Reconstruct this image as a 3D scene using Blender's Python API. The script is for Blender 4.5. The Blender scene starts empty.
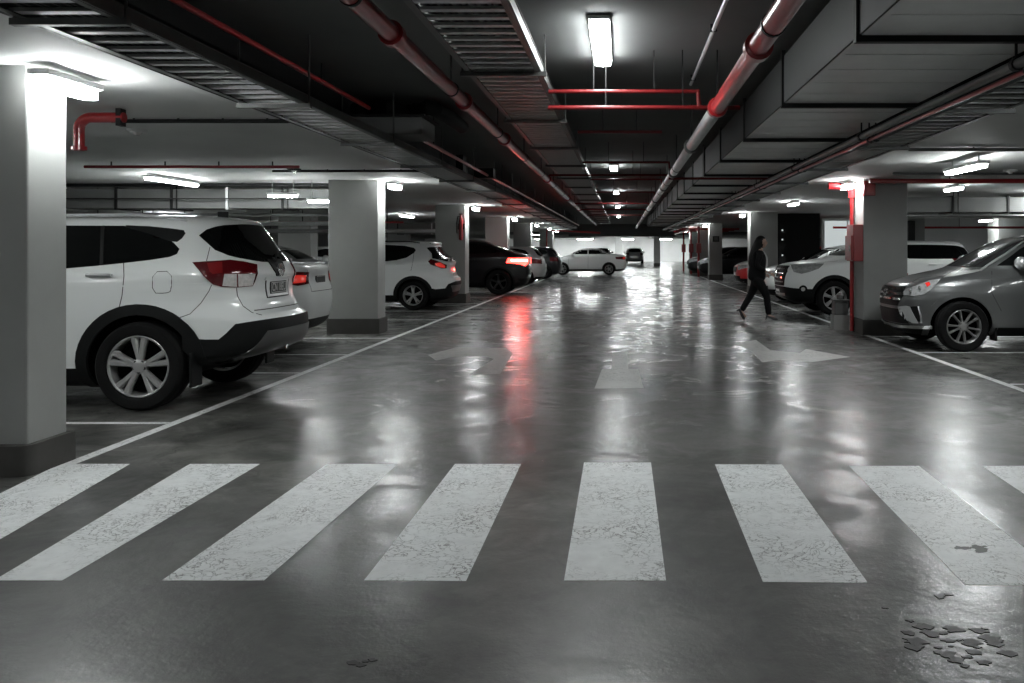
import bpy, bmesh, math, random
from mathutils import Vector, Matrix
from mathutils.bvhtree import BVHTree
random.seed(7)
PI = math.pi
F, CX, CY, H = 860.0, 622.0, 249.0, 1.4          # focal length in px, vanishing point, eye height
S = bpy.context.scene
COL = S.collection

def at(px, py, z=0.0):
    """Point of the plane at height z seen at pixel (px, py)."""
    Y = F * (H - z) / (py - CY)
    return Vector(((px - CX) * Y / F, Y, z))

# ------------------------------------------------------------------ materials
MATS = {}
def mat(name, col=(.5, .5, .5), rough=.5, metal=0.0, emit=0.0, ecol=None, coat=0.0, spec=.5, nscale=0, namt=0.0, bump=0.0, bscale=40, trans=0.0):
    m = bpy.data.materials.new(name); m.use_nodes = True
    nt = m.node_tree; b = nt.nodes['Principled BSDF']
    c = (col[0], col[1], col[2], 1)
    b.inputs['Base Color'].default_value = c
    b.inputs['Roughness'].default_value = rough
    b.inputs['Metallic'].default_value = metal
    b.inputs['Coat Weight'].default_value = coat
    b.inputs['Coat Roughness'].default_value = .06
    b.inputs['Specular IOR Level'].default_value = spec
    if emit:
        b.inputs['Emission Color'].default_value = (*(ecol or col), 1)
        b.inputs['Emission Strength'].default_value = emit
    tc = nt.nodes.new('ShaderNodeTexCoord')
    if nscale:
        n = nt.nodes.new('ShaderNodeTexNoise'); n.inputs['Scale'].default_value = nscale
        n.inputs['Detail'].default_value = 6; n.inputs['Roughness'].default_value = .62
        nt.links.new(tc.outputs['Object'], n.inputs['Vector'])
        mx = nt.nodes.new('ShaderNodeMix'); mx.data_type = 'RGBA'
        mx.inputs['A'].default_value = tuple(max(0, v * (1 - namt)) for v in c[:3]) + (1,)
        mx.inputs['B'].default_value = tuple(v * (1 + namt) for v in c[:3]) + (1,)
        nt.links.new(n.outputs['Fac'], mx.inputs['Factor'])
        nt.links.new(mx.outputs['Result'], b.inputs['Base Color'])
    if bump:
        n2 = nt.nodes.new('ShaderNodeTexNoise'); n2.inputs['Scale'].default_value = bscale; n2.inputs['Detail'].default_value = 4
        nt.links.new(tc.outputs['Object'], n2.inputs['Vector'])
        bp = nt.nodes.new('ShaderNodeBump'); bp.inputs['Strength'].default_value = bump; bp.inputs['Distance'].default_value = .01
        nt.links.new(n2.outputs['Fac'], bp.inputs['Height']); nt.links.new(bp.outputs['Normal'], b.inputs['Normal'])
    MATS[name] = m
    return m

mat('white_paint', (.75, .77, .76), .32, 0, coat=.8)
mat('silver_paint', (.42, .43, .43), .34, .5, coat=.8)
mat('grey_paint', (.105, .108, .108), .33, .55, coat=.8)
mat('black_paint', (.006, .006, .007), .3, .0, coat=.45, spec=.3)
mat('red_paint_car', (.45, .012, .015), .3, 0, coat=.8)
mat('cladding', (.006, .0065, .0065), .55, 0, spec=.16, bump=.15, bscale=300)
mat('well', (.002, .002, .002), .9, spec=.05)
mat('glass', (.003, .0035, .0035), .04, 0, spec=.28)
mat('glass_grey', (.022, .023, .024), .05, 0, spec=.8)
mat('glass_pale', (.42, .44, .44), .08, 0, spec=.8)
mat('rubber', (.005, .005, .005), .8, spec=.15, bump=.2, bscale=120)
mat('rim_metal', (.36, .36, .355), .32, .45)
mat('rim_mid', (.26, .26, .255), .3, .6)
mat('rim_dark', (.03, .03, .03), .4, .5)
mat('chrome', (.75, .76, .76), .1, 1)
mat('seam', (.03, .03, .03), .8)
mat('tail_red_mid', (.20, .012, .014), .12, 0, coat=.6)
mat('tail_red', (.085, .004, .006), .12, 0, coat=.6)
mat('tail_red_bright', (.5, .02, .02), .12, 0, emit=.12, ecol=(1, .06, .04), coat=.6)
mat('tail_lit', (.6, .03, .03), .2, 0, emit=7, ecol=(1, .022, .016))
mat('tail_lit_core', (1, .6, .6), .2, 0, emit=14, ecol=(1, .22, .16))
mat('lens', (.62, .60, .58), .12, 0, coat=.5, nscale=30, namt=.5)
mat('lens_front', (.38, .385, .385), .08, .2, coat=.7, nscale=11, namt=.9)
mat('plate_black', (.02, .02, .02), .5)
mat('plate_white', (.6, .6, .58), .5)
mat('skid', (.10, .10, .098), .4, .4)
mat('concrete_pillar', (.30, .305, .295), .85, nscale=3, namt=.10, bump=.08, bscale=60)
mat('pillar_base', (.05, .048, .044), .75, nscale=6, namt=.35, bump=.1)
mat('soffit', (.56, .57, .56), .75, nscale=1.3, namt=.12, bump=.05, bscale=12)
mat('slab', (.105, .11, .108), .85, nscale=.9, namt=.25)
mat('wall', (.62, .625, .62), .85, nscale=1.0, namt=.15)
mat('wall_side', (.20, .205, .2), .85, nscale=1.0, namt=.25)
mat('wall_dark', (.012, .0125, .0125), .7, spec=.2, nscale=1.5, namt=.2)
mat('galv', (.56, .57, .57), .4, .3, nscale=5, namt=.18)
mat('galv_dark', (.10, .103, .10), .45, .6, nscale=6, namt=.3)
mat('duct_side_shade', (.045, .046, .046), .6, .0, spec=.25, nscale=2, namt=.2)  # near-black tone that puts shade into the duct's lane side
mat('duct_metal', (.74, .745, .74), .3, .2, nscale=2.2, namt=.22)
mat('duct_dull', (.13, .133, .13), .7, .1, nscale=3, namt=.15)
mat('flange_dark', (.010, .010, .010), .55, .0, spec=.25)
mat('black_rubber', (.004, .004, .004), .7, spec=.2)
mat('red_pipe', (.28, .012, .015), .3, .0, coat=.5, nscale=9, namt=.35)
mat('red_branch', (.10, .004, .005), .4, .0, spec=.3)
mat('red_box', (.24, .006, .008), .35, 0, coat=.3)
mat('white_pipe', (.75, .76, .75), .4)
mat('housing', (.55, .56, .55), .5)
mat('lamp', (1, 1, 1), .4, emit=34, ecol=(.96, 1.0, 1.0))
mat('lamp_lane', (1, 1, 1), .4, emit=28, ecol=(.96, 1.0, 1.0))
mat('lamp_pillar', (1, 1, 1), .4, emit=36, ecol=(.96, 1.0, 1.0))
mat('lamp_far', (1, 1, 1), .4, emit=95, ecol=(.96, 1.0, 1.0))
mat('window_lit', (.8, .85, .85), .3, emit=.16, ecol=(.92, 1, 1))
mat('skin', (.30, .19, .145), .55)
mat('hair', (.004, .0035, .0035), .5, spec=.2, bump=.4, bscale=80)
mat('jacket', (.004, .004, .0045), .8, spec=.15, nscale=20, namt=.3)
mat('trousers', (.004, .004, .0045), .85, spec=.15)
mat('shoe', (.012, .011, .011), .35)
mat('shirt', (.35, .35, .35), .8)
mat('sign_black', (.015, .015, .015), .4)
mat('grey_plastic', (.085, .086, .085), .55)
mat('grey_plastic_light', (.22, .22, .215), .6)
mat('cable', (.015, .015, .015), .6)

def floor_material():
    m = bpy.data.materials.new('wet_concrete'); m.use_nodes = True
    nt = m.node_tree; N = nt.nodes; L = nt.links; b = N['Principled BSDF']
    tc = N.new('ShaderNodeTexCoord')
    def noise(sc, det=6, ro=.6, vec=None, dist=0):
        n = N.new('ShaderNodeTexNoise'); n.inputs['Scale'].default_value = sc; n.inputs['Detail'].default_value = det
        n.inputs['Roughness'].default_value = ro; n.inputs['Distortion'].default_value = dist
        L.new(vec or tc.outputs['Object'], n.inputs['Vector']); return n
    def ramp(src, stops):
        r = N.new('ShaderNodeValToRGB'); e = r.color_ramp.elements
        while len(e) < len(stops): e.new(.5)
        for el, (p, v) in zip(e, stops):
            el.position = p; el.color = (v, v, v, 1) if not isinstance(v, tuple) else (*v, 1)
        L.new(src, r.inputs['Fac']); return r
    def mixc(f, a, bb, mode='MIX'):
        x = N.new('ShaderNodeMix'); x.data_type = 'RGBA'; x.blend_type = mode
        if isinstance(f, float): x.inputs['Factor'].default_value = f
        else: L.new(f, x.inputs['Factor'])
        L.new(a, x.inputs['A']); L.new(bb, x.inputs['B']); return x.outputs['Result']
    big = noise(.45, 5, .6, dist=.6)
    base = ramp(big.outputs['Fac'], [(.38, (.034, .034, .031)), (.5, (.066, .066, .060)), (.62, (.130, .129, .118))])
    med = noise(2.6, 8, .68, dist=.9)
    c1 = mixc(.55, base.outputs['Color'], ramp(med.outputs['Fac'], [(.38, .30), (.5, .85), (.61, 1.35)]).outputs['Color'], 'MULTIPLY')
    # dark scuffs and oil spots with a shape of their own
    sp = noise(1.15, 9, .72, dist=1.6)
    spots = ramp(sp.outputs['Fac'], [(.55, 0.0), (.63, 1.0)])
    dk = N.new('ShaderNodeRGB'); dk.outputs[0].default_value = (.022, .022, .020, 1)
    sf = N.new('ShaderNodeMath'); sf.operation = 'MULTIPLY'; sf.inputs[1].default_value = .55
    L.new(spots.outputs['Color'], sf.inputs[0])
    c2 = mixc(sf.outputs[0], c1, dk.outputs[0])
    # fine pale specks
    fine = noise(60, 3, .6)
    spk = ramp(fine.outputs['Fac'], [(.66, 0.0), (.74, .5)])
    lt = N.new('ShaderNodeRGB'); lt.outputs[0].default_value = (.22, .22, .21, 1)
    c3 = mixc(spk.outputs['Color'], c2, lt.outputs[0])
    # hairline cracks
    vo = N.new('ShaderNodeTexVoronoi'); vo.feature = 'DISTANCE_TO_EDGE'; vo.inputs['Scale'].default_value = .28
    wv = N.new('ShaderNodeVectorMath'); wv.operation = 'ADD'; L.new(tc.outputs['Object'], wv.inputs[0])
    dn = noise(1.4, 5, .6); L.new(dn.outputs['Color'], wv.inputs[1]); L.new(wv.outputs[0], vo.inputs['Vector'])
    cr = ramp(vo.outputs['Distance'], [(.0, .75), (.004, 0.0)])
    c4 = mixc(cr.outputs['Color'], c3, dk.outputs[0])
    L.new(c4, b.inputs['Base Color'])
    # wetness: roughness patches
    rn = noise(.9, 7, .65, dist=.8)
    rr = ramp(rn.outputs['Fac'], [(.30, .34), (.50, .42), (.72, .54)])
    radd = N.new('ShaderNodeMath'); radd.operation = 'ADD'
    rf = noise(7, 5, .6); rs = N.new('ShaderNodeMath'); rs.operation = 'MULTIPLY_ADD'; rs.inputs[1].default_value = .16; rs.inputs[2].default_value = -.08
    L.new(rf.outputs['Fac'], rs.inputs[0]); L.new(rr.outputs['Color'], radd.inputs[0]); L.new(rs.outputs[0], radd.inputs[1])
    L.new(radd.outputs[0], b.inputs['Roughness'])
    wn = noise(1.7, 8, .66, dist=1.2)
    wr_ = ramp(wn.outputs['Fac'], [(.40, .10), (.50, .65), (.60, 1.0)])
    L.new(wr_.outputs['Color'], b.inputs['Coat Weight'])
    cr_ = ramp(rf.outputs['Fac'], [(.3, .06), (.7, .16)]); L.new(cr_.outputs['Color'], b.inputs['Coat Roughness'])
    b.inputs['Specular IOR Level'].default_value = .8
    bn = noise(13, 7, .6); b1 = N.new('ShaderNodeBump'); b1.inputs['Strength'].default_value = .40; b1.inputs['Distance'].default_value = .0085
    L.new(bn.outputs['Fac'], b1.inputs['Height'])
    bf = noise(70, 4, .65); b2 = N.new('ShaderNodeBump'); b2.inputs['Strength'].default_value = .22; b2.inputs['Distance'].default_value = .004
    L.new(bf.outputs['Fac'], b2.inputs['Height']); L.new(b1.outputs['Normal'], b2.inputs['Normal'])
    L.new(b2.outputs['Normal'], b.inputs['Normal']); L.new(b2.outputs['Normal'], b.inputs['Coat Normal'])
    MATS['floor'] = m

def paint_material(name, col, wear, floor_col=(.075, .075, .07)):
    m = bpy.data.materials.new(name); m.use_nodes = True
    nt = m.node_tree; N = nt.nodes; L = nt.links; b = N['Principled BSDF']
    tc = N.new('ShaderNodeTexCoord')
    vo = N.new('ShaderNodeTexVoronoi'); vo.feature = 'DISTANCE_TO_EDGE'; vo.inputs['Scale'].default_value = 13
    n = N.new('ShaderNodeTexNoise'); n.inputs['Scale'].default_value = 3.2; n.inputs['Detail'].default_value = 6
    L.new(tc.outputs['Object'], n.inputs['Vector'])
    ad = N.new('ShaderNodeVectorMath'); ad.operation = 'ADD'; L.new(tc.outputs['Object'], ad.inputs[0]); L.new(n.outputs['Color'], ad.inputs[1])
    L.new(ad.outputs[0], vo.inputs['Vector'])
    cr = N.new('ShaderNodeValToRGB'); e = cr.color_ramp.elements
    e[0].position = 0; e[0].color = (1, 1, 1, 1); e[1].position = .07; e[1].color = (0, 0, 0, 1)
    L.new(vo.outputs['Distance'], cr.inputs['Fac'])
    n2 = N.new('ShaderNodeTexNoise'); n2.inputs['Scale'].default_value = 2.2; n2.inputs['Detail'].default_value = 8; n2.inputs['Roughness'].default_value = .7
    L.new(tc.outputs['Object'], n2.inputs['Vector'])
    wr = N.new('ShaderNodeValToRGB'); e = wr.color_ramp.elements
    e[0].position = .40; e[0].color = (0, 0, 0, 1); e[1].position = .58; e[1].color = (1, 1, 1, 1)
    L.new(n2.outputs['Fac'], wr.inputs['Fac'])
    mu = N.new('ShaderNodeMath'); mu.operation = 'MULTIPLY'; L.new(cr.outputs['Color'], mu.inputs[0]); L.new(wr.outputs['Color'], mu.inputs[1])
    m2 = N.new('ShaderNodeMath'); m2.operation = 'MULTIPLY_ADD'; m2.inputs[1].default_value = .9; m2.inputs[2].default_value = wear
    L.new(mu.outputs[0], m2.inputs[0]); m2.use_clamp = True
    # grime streaks
    n3 = N.new('ShaderNodeTexNoise'); n3.inputs['Scale'].default_value = 14; n3.inputs['Detail'].default_value = 5
    L.new(tc.outputs['Object'], n3.inputs['Vector'])
    m3 = N.new('ShaderNodeMath'); m3.operation = 'MULTIPLY_ADD'; m3.inputs[1].default_value = .35; m3.inputs[2].default_value = -.10
    L.new(n3.outputs['Fac'], m3.inputs[0])
    a2 = N.new('ShaderNodeMath'); a2.operation = 'ADD'; a2.use_clamp = True; L.new(m2.outputs[0], a2.inputs[0]); L.new(m3.outputs[0], a2.inputs[1])
    mx = N.new('ShaderNodeMix'); mx.data_type = 'RGBA'; L.new(a2.outputs[0], mx.inputs['Factor'])
    mx.inputs['A'].default_value = (*col, 1); mx.inputs['B'].default_value = (*floor_col, 1)
    L.new(mx.outputs['Result'], b.inputs['Base Color'])
    b.inputs['Roughness'].default_value = .42
    bp = N.new('ShaderNodeBump'); bp.inputs['Strength'].default_value = .15; bp.inputs['Distance'].default_value = .01
    L.new(n3.outputs['Fac'], bp.inputs['Height']); L.new(bp.outputs['Normal'], b.inputs['Normal'])
    MATS[name] = m
floor_material()
paint_material('stripe_paint', (.82, .84, .84), .0)
paint_material('line_paint', (.80, .81, .81), .0)
paint_material('arrow_paint', (.60, .60, .58), .12)

# ------------------------------------------------------------------ mesh helpers
def tag(o, label=None, cat=None, group=None, kind=None):
    if label: o['label'] = label
    if cat: o['category'] = cat
    if group: o['group'] = group
    if kind: o['kind'] = kind
    return o

def empty(name, loc=(0, 0, 0), rz=0.0):
    o = bpy.data.objects.new(name, None); o.empty_display_size = .2
    o.location = loc; o.rotation_euler = (0, 0, rz); COL.objects.link(o); return o

def finish(bm, name, mats, parent=None, smooth=None, loc=None):
    """bmesh -> ONE object. smooth: angle in degrees, None = flat."""
    bmesh.ops.recalc_face_normals(bm, faces=bm.faces[:]) if smooth != 'keep' else None
    if smooth == 'keep': smooth = 40
    if smooth is not None:
        lim = math.radians(smooth)
        for f in bm.faces: f.smooth = True
        for e in bm.edges:
            if len(e.link_faces) == 2:
                e.smooth = e.calc_face_angle(0) < lim
    me = bpy.data.meshes.new(name); bm.to_mesh(me); bm.free()
    for m in (mats if isinstance(mats, (list, tuple)) else [mats]):
        me.materials.append(MATS[m] if isinstance(m, str) else m)
    o = bpy.data.objects.new(name, me); COL.objects.link(o)
    if parent is not None: o.parent = parent
    if loc is not None: o.location = loc
    return o

class MB:
    def __init__(s): s.bm = bmesh.new()
    def box(s, x0, x1, y0, y1, z0, z1, bev=0, mi=0):
        r = bmesh.ops.create_cube(s.bm, size=1)
        vs = r['verts']
        for v in vs:
            v.co = Vector(((x0 + x1) / 2 + v.co.x * (x1 - x0), (y0 + y1) / 2 + v.co.y * (y1 - y0), (z0 + z1) / 2 + v.co.z * (z1 - z0)))
        fs = list({f for v in vs for f in v.link_faces})
        for f in fs: f.material_index = mi
        if bev:
            es = list({e for v in vs for e in v.link_edges})
            r2 = bmesh.ops.bevel(s.bm, geom=es, offset=bev, segments=2, affect='EDGES', profile=.5)
            for f in r2['faces']: f.material_index = mi
        return s
    def tube(s, pts, r, n=12, mi=0, cap=True, rs=None):
        pts = [Vector(p) for p in pts]; rings = []
        up = None
        for i, p in enumerate(pts):
            t = (pts[min(i + 1, len(pts) - 1)] - pts[max(i - 1, 0)]).normalized()
            if up is None:
                up = Vector((0, 0, 1)) if abs(t.z) < .9 else Vector((1, 0, 0))
            a = t.cross(up).normalized(); b = a.cross(t).normalized(); up = b
            rr = rs[i] if rs else r
            rings.append([s.bm.verts.new(p + (a * math.cos(2 * PI * k / n) + b * math.sin(2 * PI * k / n)) * rr) for k in range(n)])
        for A, B in zip(rings, rings[1:]):
            for k in range(n):
                s.bm.faces.new((A[k], A[(k + 1) % n], B[(k + 1) % n], B[k])).material_index = mi
        if cap:
            s.bm.faces.new(rings[0][::-1]).material_index = mi; s.bm.faces.new(rings[-1]).material_index = mi
        return s
    def lathe(s, prof, n=40, axis='y', org=(0, 0, 0), mi=0, cap=True):
        """prof: (radius, along) pairs, revolved about the axis."""
        o = Vector(org); rings = []
        for r, h in prof:
            ring = []
            for k in range(n):
                a = 2 * PI * k / n; c, d = r * math.cos(a), r * math.sin(a)
                v = (c, h, d) if axis == 'y' else ((c, d, h) if axis == 'z' else (h, c, d))
                ring.append(s.bm.verts.new(o + Vector(v)))
            rings.append(ring)
        for A, B in zip(rings, rings[1:]):
            for k in range(n):
                s.bm.faces.new((A[k], A[(k + 1) % n], B[(k + 1) % n], B[k])).material_index = mi
        for R, rv in ((rings[0], True), (rings[-1], False)) if cap else ():
            s.bm.faces.new(R[::-1] if rv else R).material_index = mi
        return s
    def prism(s, poly, z0, z1, mi=0):
        a = [s.bm.verts.new((p[0], p[1], z0)) for p in poly]; b = [s.bm.verts.new((p[0], p[1], z1)) for p in poly]
        s.bm.faces.new(a[::-1]).material_index = mi; s.bm.faces.new(b).material_index = mi
        for i in range(len(a)):
            j = (i + 1) % len(a); s.bm.faces.new((a[i], a[j], b[j], b[i])).material_index = mi
        return s
    def build(s, name, m, parent=None, smooth=None): return finish(s.bm, name, m, parent, smooth)

def copy_tree(o, parent=None):
    c = o.copy(); COL.objects.link(c)
    if parent is not None:
        c.parent = parent; c.matrix_parent_inverse = o.matrix_parent_inverse.copy()
    for ch in list(KIDS(o)): copy_tree(ch, c)
    return c
def KIDS(o): return [x for x in COL.objects if x.parent == o]

# ------------------------------------------------------------------ the setting
SOF = 2.54; LANE = 3.02; XL, XR = -2.98, 2.98
WL, WR, YB, YF = -22.0, 20.0, 96.0, -7.0

b = MB(); b.box(WL, WR, YF, YB, -.2, 0); floor = b.build('floor', 'floor')
tag(floor, 'wet glossy dark grey concrete floor of the car park', 'floor', kind='structure')
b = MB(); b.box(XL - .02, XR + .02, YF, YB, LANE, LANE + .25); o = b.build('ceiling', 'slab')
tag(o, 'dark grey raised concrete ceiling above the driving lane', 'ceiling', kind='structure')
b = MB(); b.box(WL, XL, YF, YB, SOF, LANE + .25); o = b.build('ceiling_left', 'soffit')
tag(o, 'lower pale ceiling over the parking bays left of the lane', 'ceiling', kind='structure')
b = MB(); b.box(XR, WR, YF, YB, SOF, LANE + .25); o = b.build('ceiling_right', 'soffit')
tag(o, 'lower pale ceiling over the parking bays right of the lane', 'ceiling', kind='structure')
mat('beam_black', (.009, .009, .009), .7, spec=.15)
for nm, x0, x1, lb in (('trim_3', XL - .01, XL + .03, 'left'), ('trim_4', XR - .03, XR + .01, 'right')):
    b = MB(); b.box(x0, x1, YF, 56, SOF - .005, LANE + .01); tag(b.build(nm, 'beam_black'), f'black painted step between lane ceiling and {lb} bay ceiling', 'ceiling step', kind='structure')
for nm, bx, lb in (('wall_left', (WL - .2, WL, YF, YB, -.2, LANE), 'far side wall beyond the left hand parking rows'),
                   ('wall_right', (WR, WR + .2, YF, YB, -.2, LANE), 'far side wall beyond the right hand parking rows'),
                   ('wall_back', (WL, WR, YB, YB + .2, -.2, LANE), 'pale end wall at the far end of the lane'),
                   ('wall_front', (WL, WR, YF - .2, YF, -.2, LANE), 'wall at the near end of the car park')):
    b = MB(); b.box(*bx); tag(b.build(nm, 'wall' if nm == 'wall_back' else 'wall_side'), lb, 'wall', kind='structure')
b = MB(); b.box(XL - .5, XR + .5, 56, 56.6, 2.22, LANE); b.box(-9, 9, 56.6, 57.0, 2.35, LANE)
tag(b.build('trim_1', 'slab'), 'dark concrete cross beam low over the far end of the lane', 'beam', kind='structure')

# floor markings -------------------------------------------------------------
def flat(name, pts, m='stripe_paint', label=None, h=.0012):
    b = MB(); b.prism([(p.x, p.y) for p in pts], -.002, h)
    o = b.build(name, m, floor)
    if label: o['label'] = label
    return o
stripes = [[(-62, 520), (55, 464), (130, 464), (-4, 523)],
           [(0, 580 - 3), (-2, 580), (62, 580.5), (260, 464), (190, 464)],
           [(162, 580.5), (264, 580.5), (398, 464), (327, 464)],
           [(364, 580.5), (466, 581), (521, 464), (455, 464)],
           [(564, 580.5), (666, 580.5), (651, 462.5), (584, 462.5)],
           [(763, 582), (868, 583), (782, 464.5), (715, 464.5)],
           [(965, 585), (1072, 585), (919, 466), (849, 466)],
           [(1162, 585), (1268, 585), (1052, 466), (982, 466)]]
stripes[0] = [(-175, 580), (-70, 580), (130, 464), (60, 464)]
stripes[1] = [(-6, 580.5), (62, 580.5), (260, 464), (190, 464)]
for q in stripes: flat('crosswalk_stripe', [at(*p) for p in q])
def line(x0, y0, x1, y1, w=.1, m='line_paint'):
    d = Vector((x1 - x0, y1 - y0)).normalized(); n = Vector((-d.y, d.x)) * w / 2
    P = [Vector((x0 + n.x, y0 + n.y, 0)), Vector((x0 - n.x, y0 - n.y, 0)), Vector((x1 - n.x, y1 - n.y, 0)), Vector((x1 + n.x, y1 + n.y, 0))]
    return flat('lane_line' if abs(x1 - x0) < .01 else 'bay_line', P, m, h=.0010)
line(-3.6, 5.55, -3.6, 40, .085); line(3.97, 4.0, 3.97, 44, .085)
for Y in (6.92, 9.72, 11.4, 13.5, 17.0, 19.4, 22.0, 24.9, 28.4): line(-8.6, Y, -3.65, Y, .07)
for Y in (8.9, 11.62, 13.75, 16.6, 19.4, 22.3): line(4.02, Y, 8.8, Y, .07)
A = lambda L_: [at(*p) for p in L_]
flat('direction_arrow', A([(428, 355), (456, 347.5), (505, 348), (513, 353), (500, 374), (468, 375), (494, 359), (484, 356), (452, 357), (436, 360.5)]), 'arrow_paint', 'faded left turn arrow painted on the lane')
flat('direction_arrow', A([(594.5, 388.5), (643.8, 388), (638, 369), (628.5, 369), (627, 352), (612.5, 352), (611.5, 369), (602, 369)]), 'arrow_paint', 'faded straight arrow painted on the lane')
flat('direction_arrow', A([(735, 343), (756, 340), (770, 350), (800, 353), (806, 349), (850, 357), (812, 362), (780, 360), (762, 362), (752, 352)]), 'arrow_paint', 'faded right turn arrow painted on the lane')
# oil stain in the near right corner
random.seed(11)
def blob(cx, cy, rx, ry, n=26):
    out = []
    for k in range(n):
        a = 2 * PI * k / n; r = random.uniform(.45, 1.1); out.append(Vector((cx + rx * r * math.cos(a), cy + ry * r * math.sin(a), 0)))
    return out
mat('oil', (.022, .022, .02), .45)
def stain(pts, cx, cy, sx, sy, n):
    b = MB()
    for k in range(n):
        x, y = cx + random.gauss(0, sx), cy + random.gauss(0, sy); r = random.uniform(.008, .034); m_ = 12
        sh = [(x + r * random.uniform(.5, 1.2) * math.cos(2 * PI * q / m_) * 1.3, y + r * random.uniform(.5, 1.2) * math.sin(2 * PI * q / m_)) for q in range(m_)]
        b.prism(sh, -.002, .0014 + .00002 * k)
    return b.build('oil_stain', 'oil', floor)
for px, py, sx, sy, n in ((935, 645, .05, .09, 16), (972, 640, .05, .08, 15), (985, 548, .06, .03, 7), (366, 664, .03, .02, 5), (945, 596, .03, .02, 3)):
    c = at(px, py); stain(None, c.x, c.y, sx, sy, n)

# pillars --------------------------------------------------------------------
def pillar(x0, x1, y0, y1, label, base=True, round_base=False, m='concrete_pillar', zt=SOF + .05):
    b = MB(); b.box(x0, x1, y0, y1, -.02, zt, .012)
    p = b.build('pillar', m); tag(p, label, 'pillar', 'pillars of the car park', 'structure')
    if base:
        b = MB(); e = .10
        if round_base:
            xr, yf, r = x1 + .045, y0 - .065, .10
            pts = [(x0 - .05, y1 + .02), (x0 - .05, yf)]
            for k in range(9):
                a = -PI / 2 + PI / 2 * k / 8; pts.append((xr - r + r * math.cos(a), yf + r + r * math.sin(a)))
            pts += [(xr, y1 + .02)]
            b.prism(pts, -.01, .19)
            o = b.build('pillar_base', 'pillar_base', p, 30)
        else:
            b.box(x0 - .02, x1 + .03, y0 - .03, y1 + .03, -.01, .25, .01); b.build('pillar_base', 'pillar_base', p)
    return p
LX = -4.03; RX = 3.93
pillar(-4.75, -3.685, 5.33, 5.71, 'large white pillar beside the crosswalk in front of the white SUV', True, True)
pillar(-4.85, LX, 14.2, 14.65, 'second white pillar of the left row between the two white SUVs')
pillar(-4.8, LX, 22.1, 22.65, 'third white pillar of the left row with a red extinguisher')
pillar(-4.8, LX, 30.2, 30.8, 'fourth white pillar of the left row beyond the dark car')
pillar(-4.8, LX, 38.0, 38.6, 'fifth white pillar of the left row beyond the silver car')
pillar(-4.8, LX, 50.0, 50.6, 'last white pillar of the left row near the far beam')
pillar(RX, RX + .72, 14.0, 14.62, 'white pillar on the right with the red hose cabinet')
pillar(3.97, 4.82, 26.6, 27.2, 'white pillar on the right behind the walking woman')
pillar(3.92, 4.5, 38.6, 39.2, 'grey pillar on the right with a small black sign')
pillar(3.95, 4.6, 50.0, 50.6, 'last pillar of the right row near the far beam')
pillar(3.98, 4.5, 44.2, 44.8, 'slim white pillar of the right row between the first two far red risers')
pillar(-.50, .05, 63.5, 64, 'white pillar standing beyond the far beam behind the coupe')
pillar(2.6, 3.1, 70, 70.6, 'white pillar beyond the far beam near the end wall')
pillar(10.5, 11.5, 24.0, 24.7, 'second row pillar behind the grey SUV on the right', False)
pillar(-11.6, -10.5, 29.0, 29.7, 'second row pillar seen above the white sedan on the left', False)
pillar(-14.6, -13.7, 20.2, 20.9, 'second row pillar behind the roof of the large white SUV', False)
pillar(-10.9, -10.0, 40, 40.7, 'far second row pillar on the left', False)
b = MB(); b.box(6.72, 7.18, 20.4, 20.9, -.01, SOF + .05); tag(b.build('trim_2', 'concrete_pillar'), 'narrow grey wall pier behind the white SUV, right of the pillar', 'pier', kind='structure')

# lobby wall on the right, behind the white SUV
b = MB(); b.box(4.84, 6.35, 27.6, 27.8, -.01, SOF + .05); tag(b.build('wall_lobby', 'wall_dark'), 'dark lobby wall between pillar and lit doorway', 'wall', kind='structure')
dr = MB().box(6.40, 6.48, 27.5, 27.62, 0, 2.3).box(7.9, 7.98, 27.5, 27.62, 0, 2.3).box(6.40, 7.98, 27.5, 27.62, 2.3, 2.38).build('door_1', 'white_pipe')
tag(dr, 'white framed lit glass doorway of the lobby', 'door', kind='structure')
MB().box(6.48, 7.2, 27.55, 27.58, .05, 2.3).build('pane', 'window_lit', dr); MB().box(7.24, 7.9, 27.55, 27.58, .05, 2.3).build('pane', 'window_lit', dr)
MB().box(7.2, 7.24, 27.52, 27.6, 0, 2.3).build('door_frame', 'white_pipe', dr)
b = MB().box(8.0, 13, 27.6, 27.8, -.01, SOF + .05); tag(b.build('wall_lobby_far', 'wall'), 'grey lobby wall right of the lit doorway', 'wall', kind='structure')
w = MB().box(4.98, 5.28, 27.54, 27.62, .9, 2.25).build('window_1', 'wall_dark'); tag(w, 'tall narrow dark window in the lobby wall', 'window', kind='structure')
MB().box(5.02, 5.24, 27.52, 27.56, .95, 2.2).build('pane', 'glass_grey', w)
for z in (2.0, 1.7, 1.2): MB().lathe([(.015, 0), (.03, .02), (.015, .04)], 12, 'y', (5.13, 27.49, z)).build('pane_glint', 'window_lit', w, 40)  # glowing dots imitate reflections in the dark pane

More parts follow.
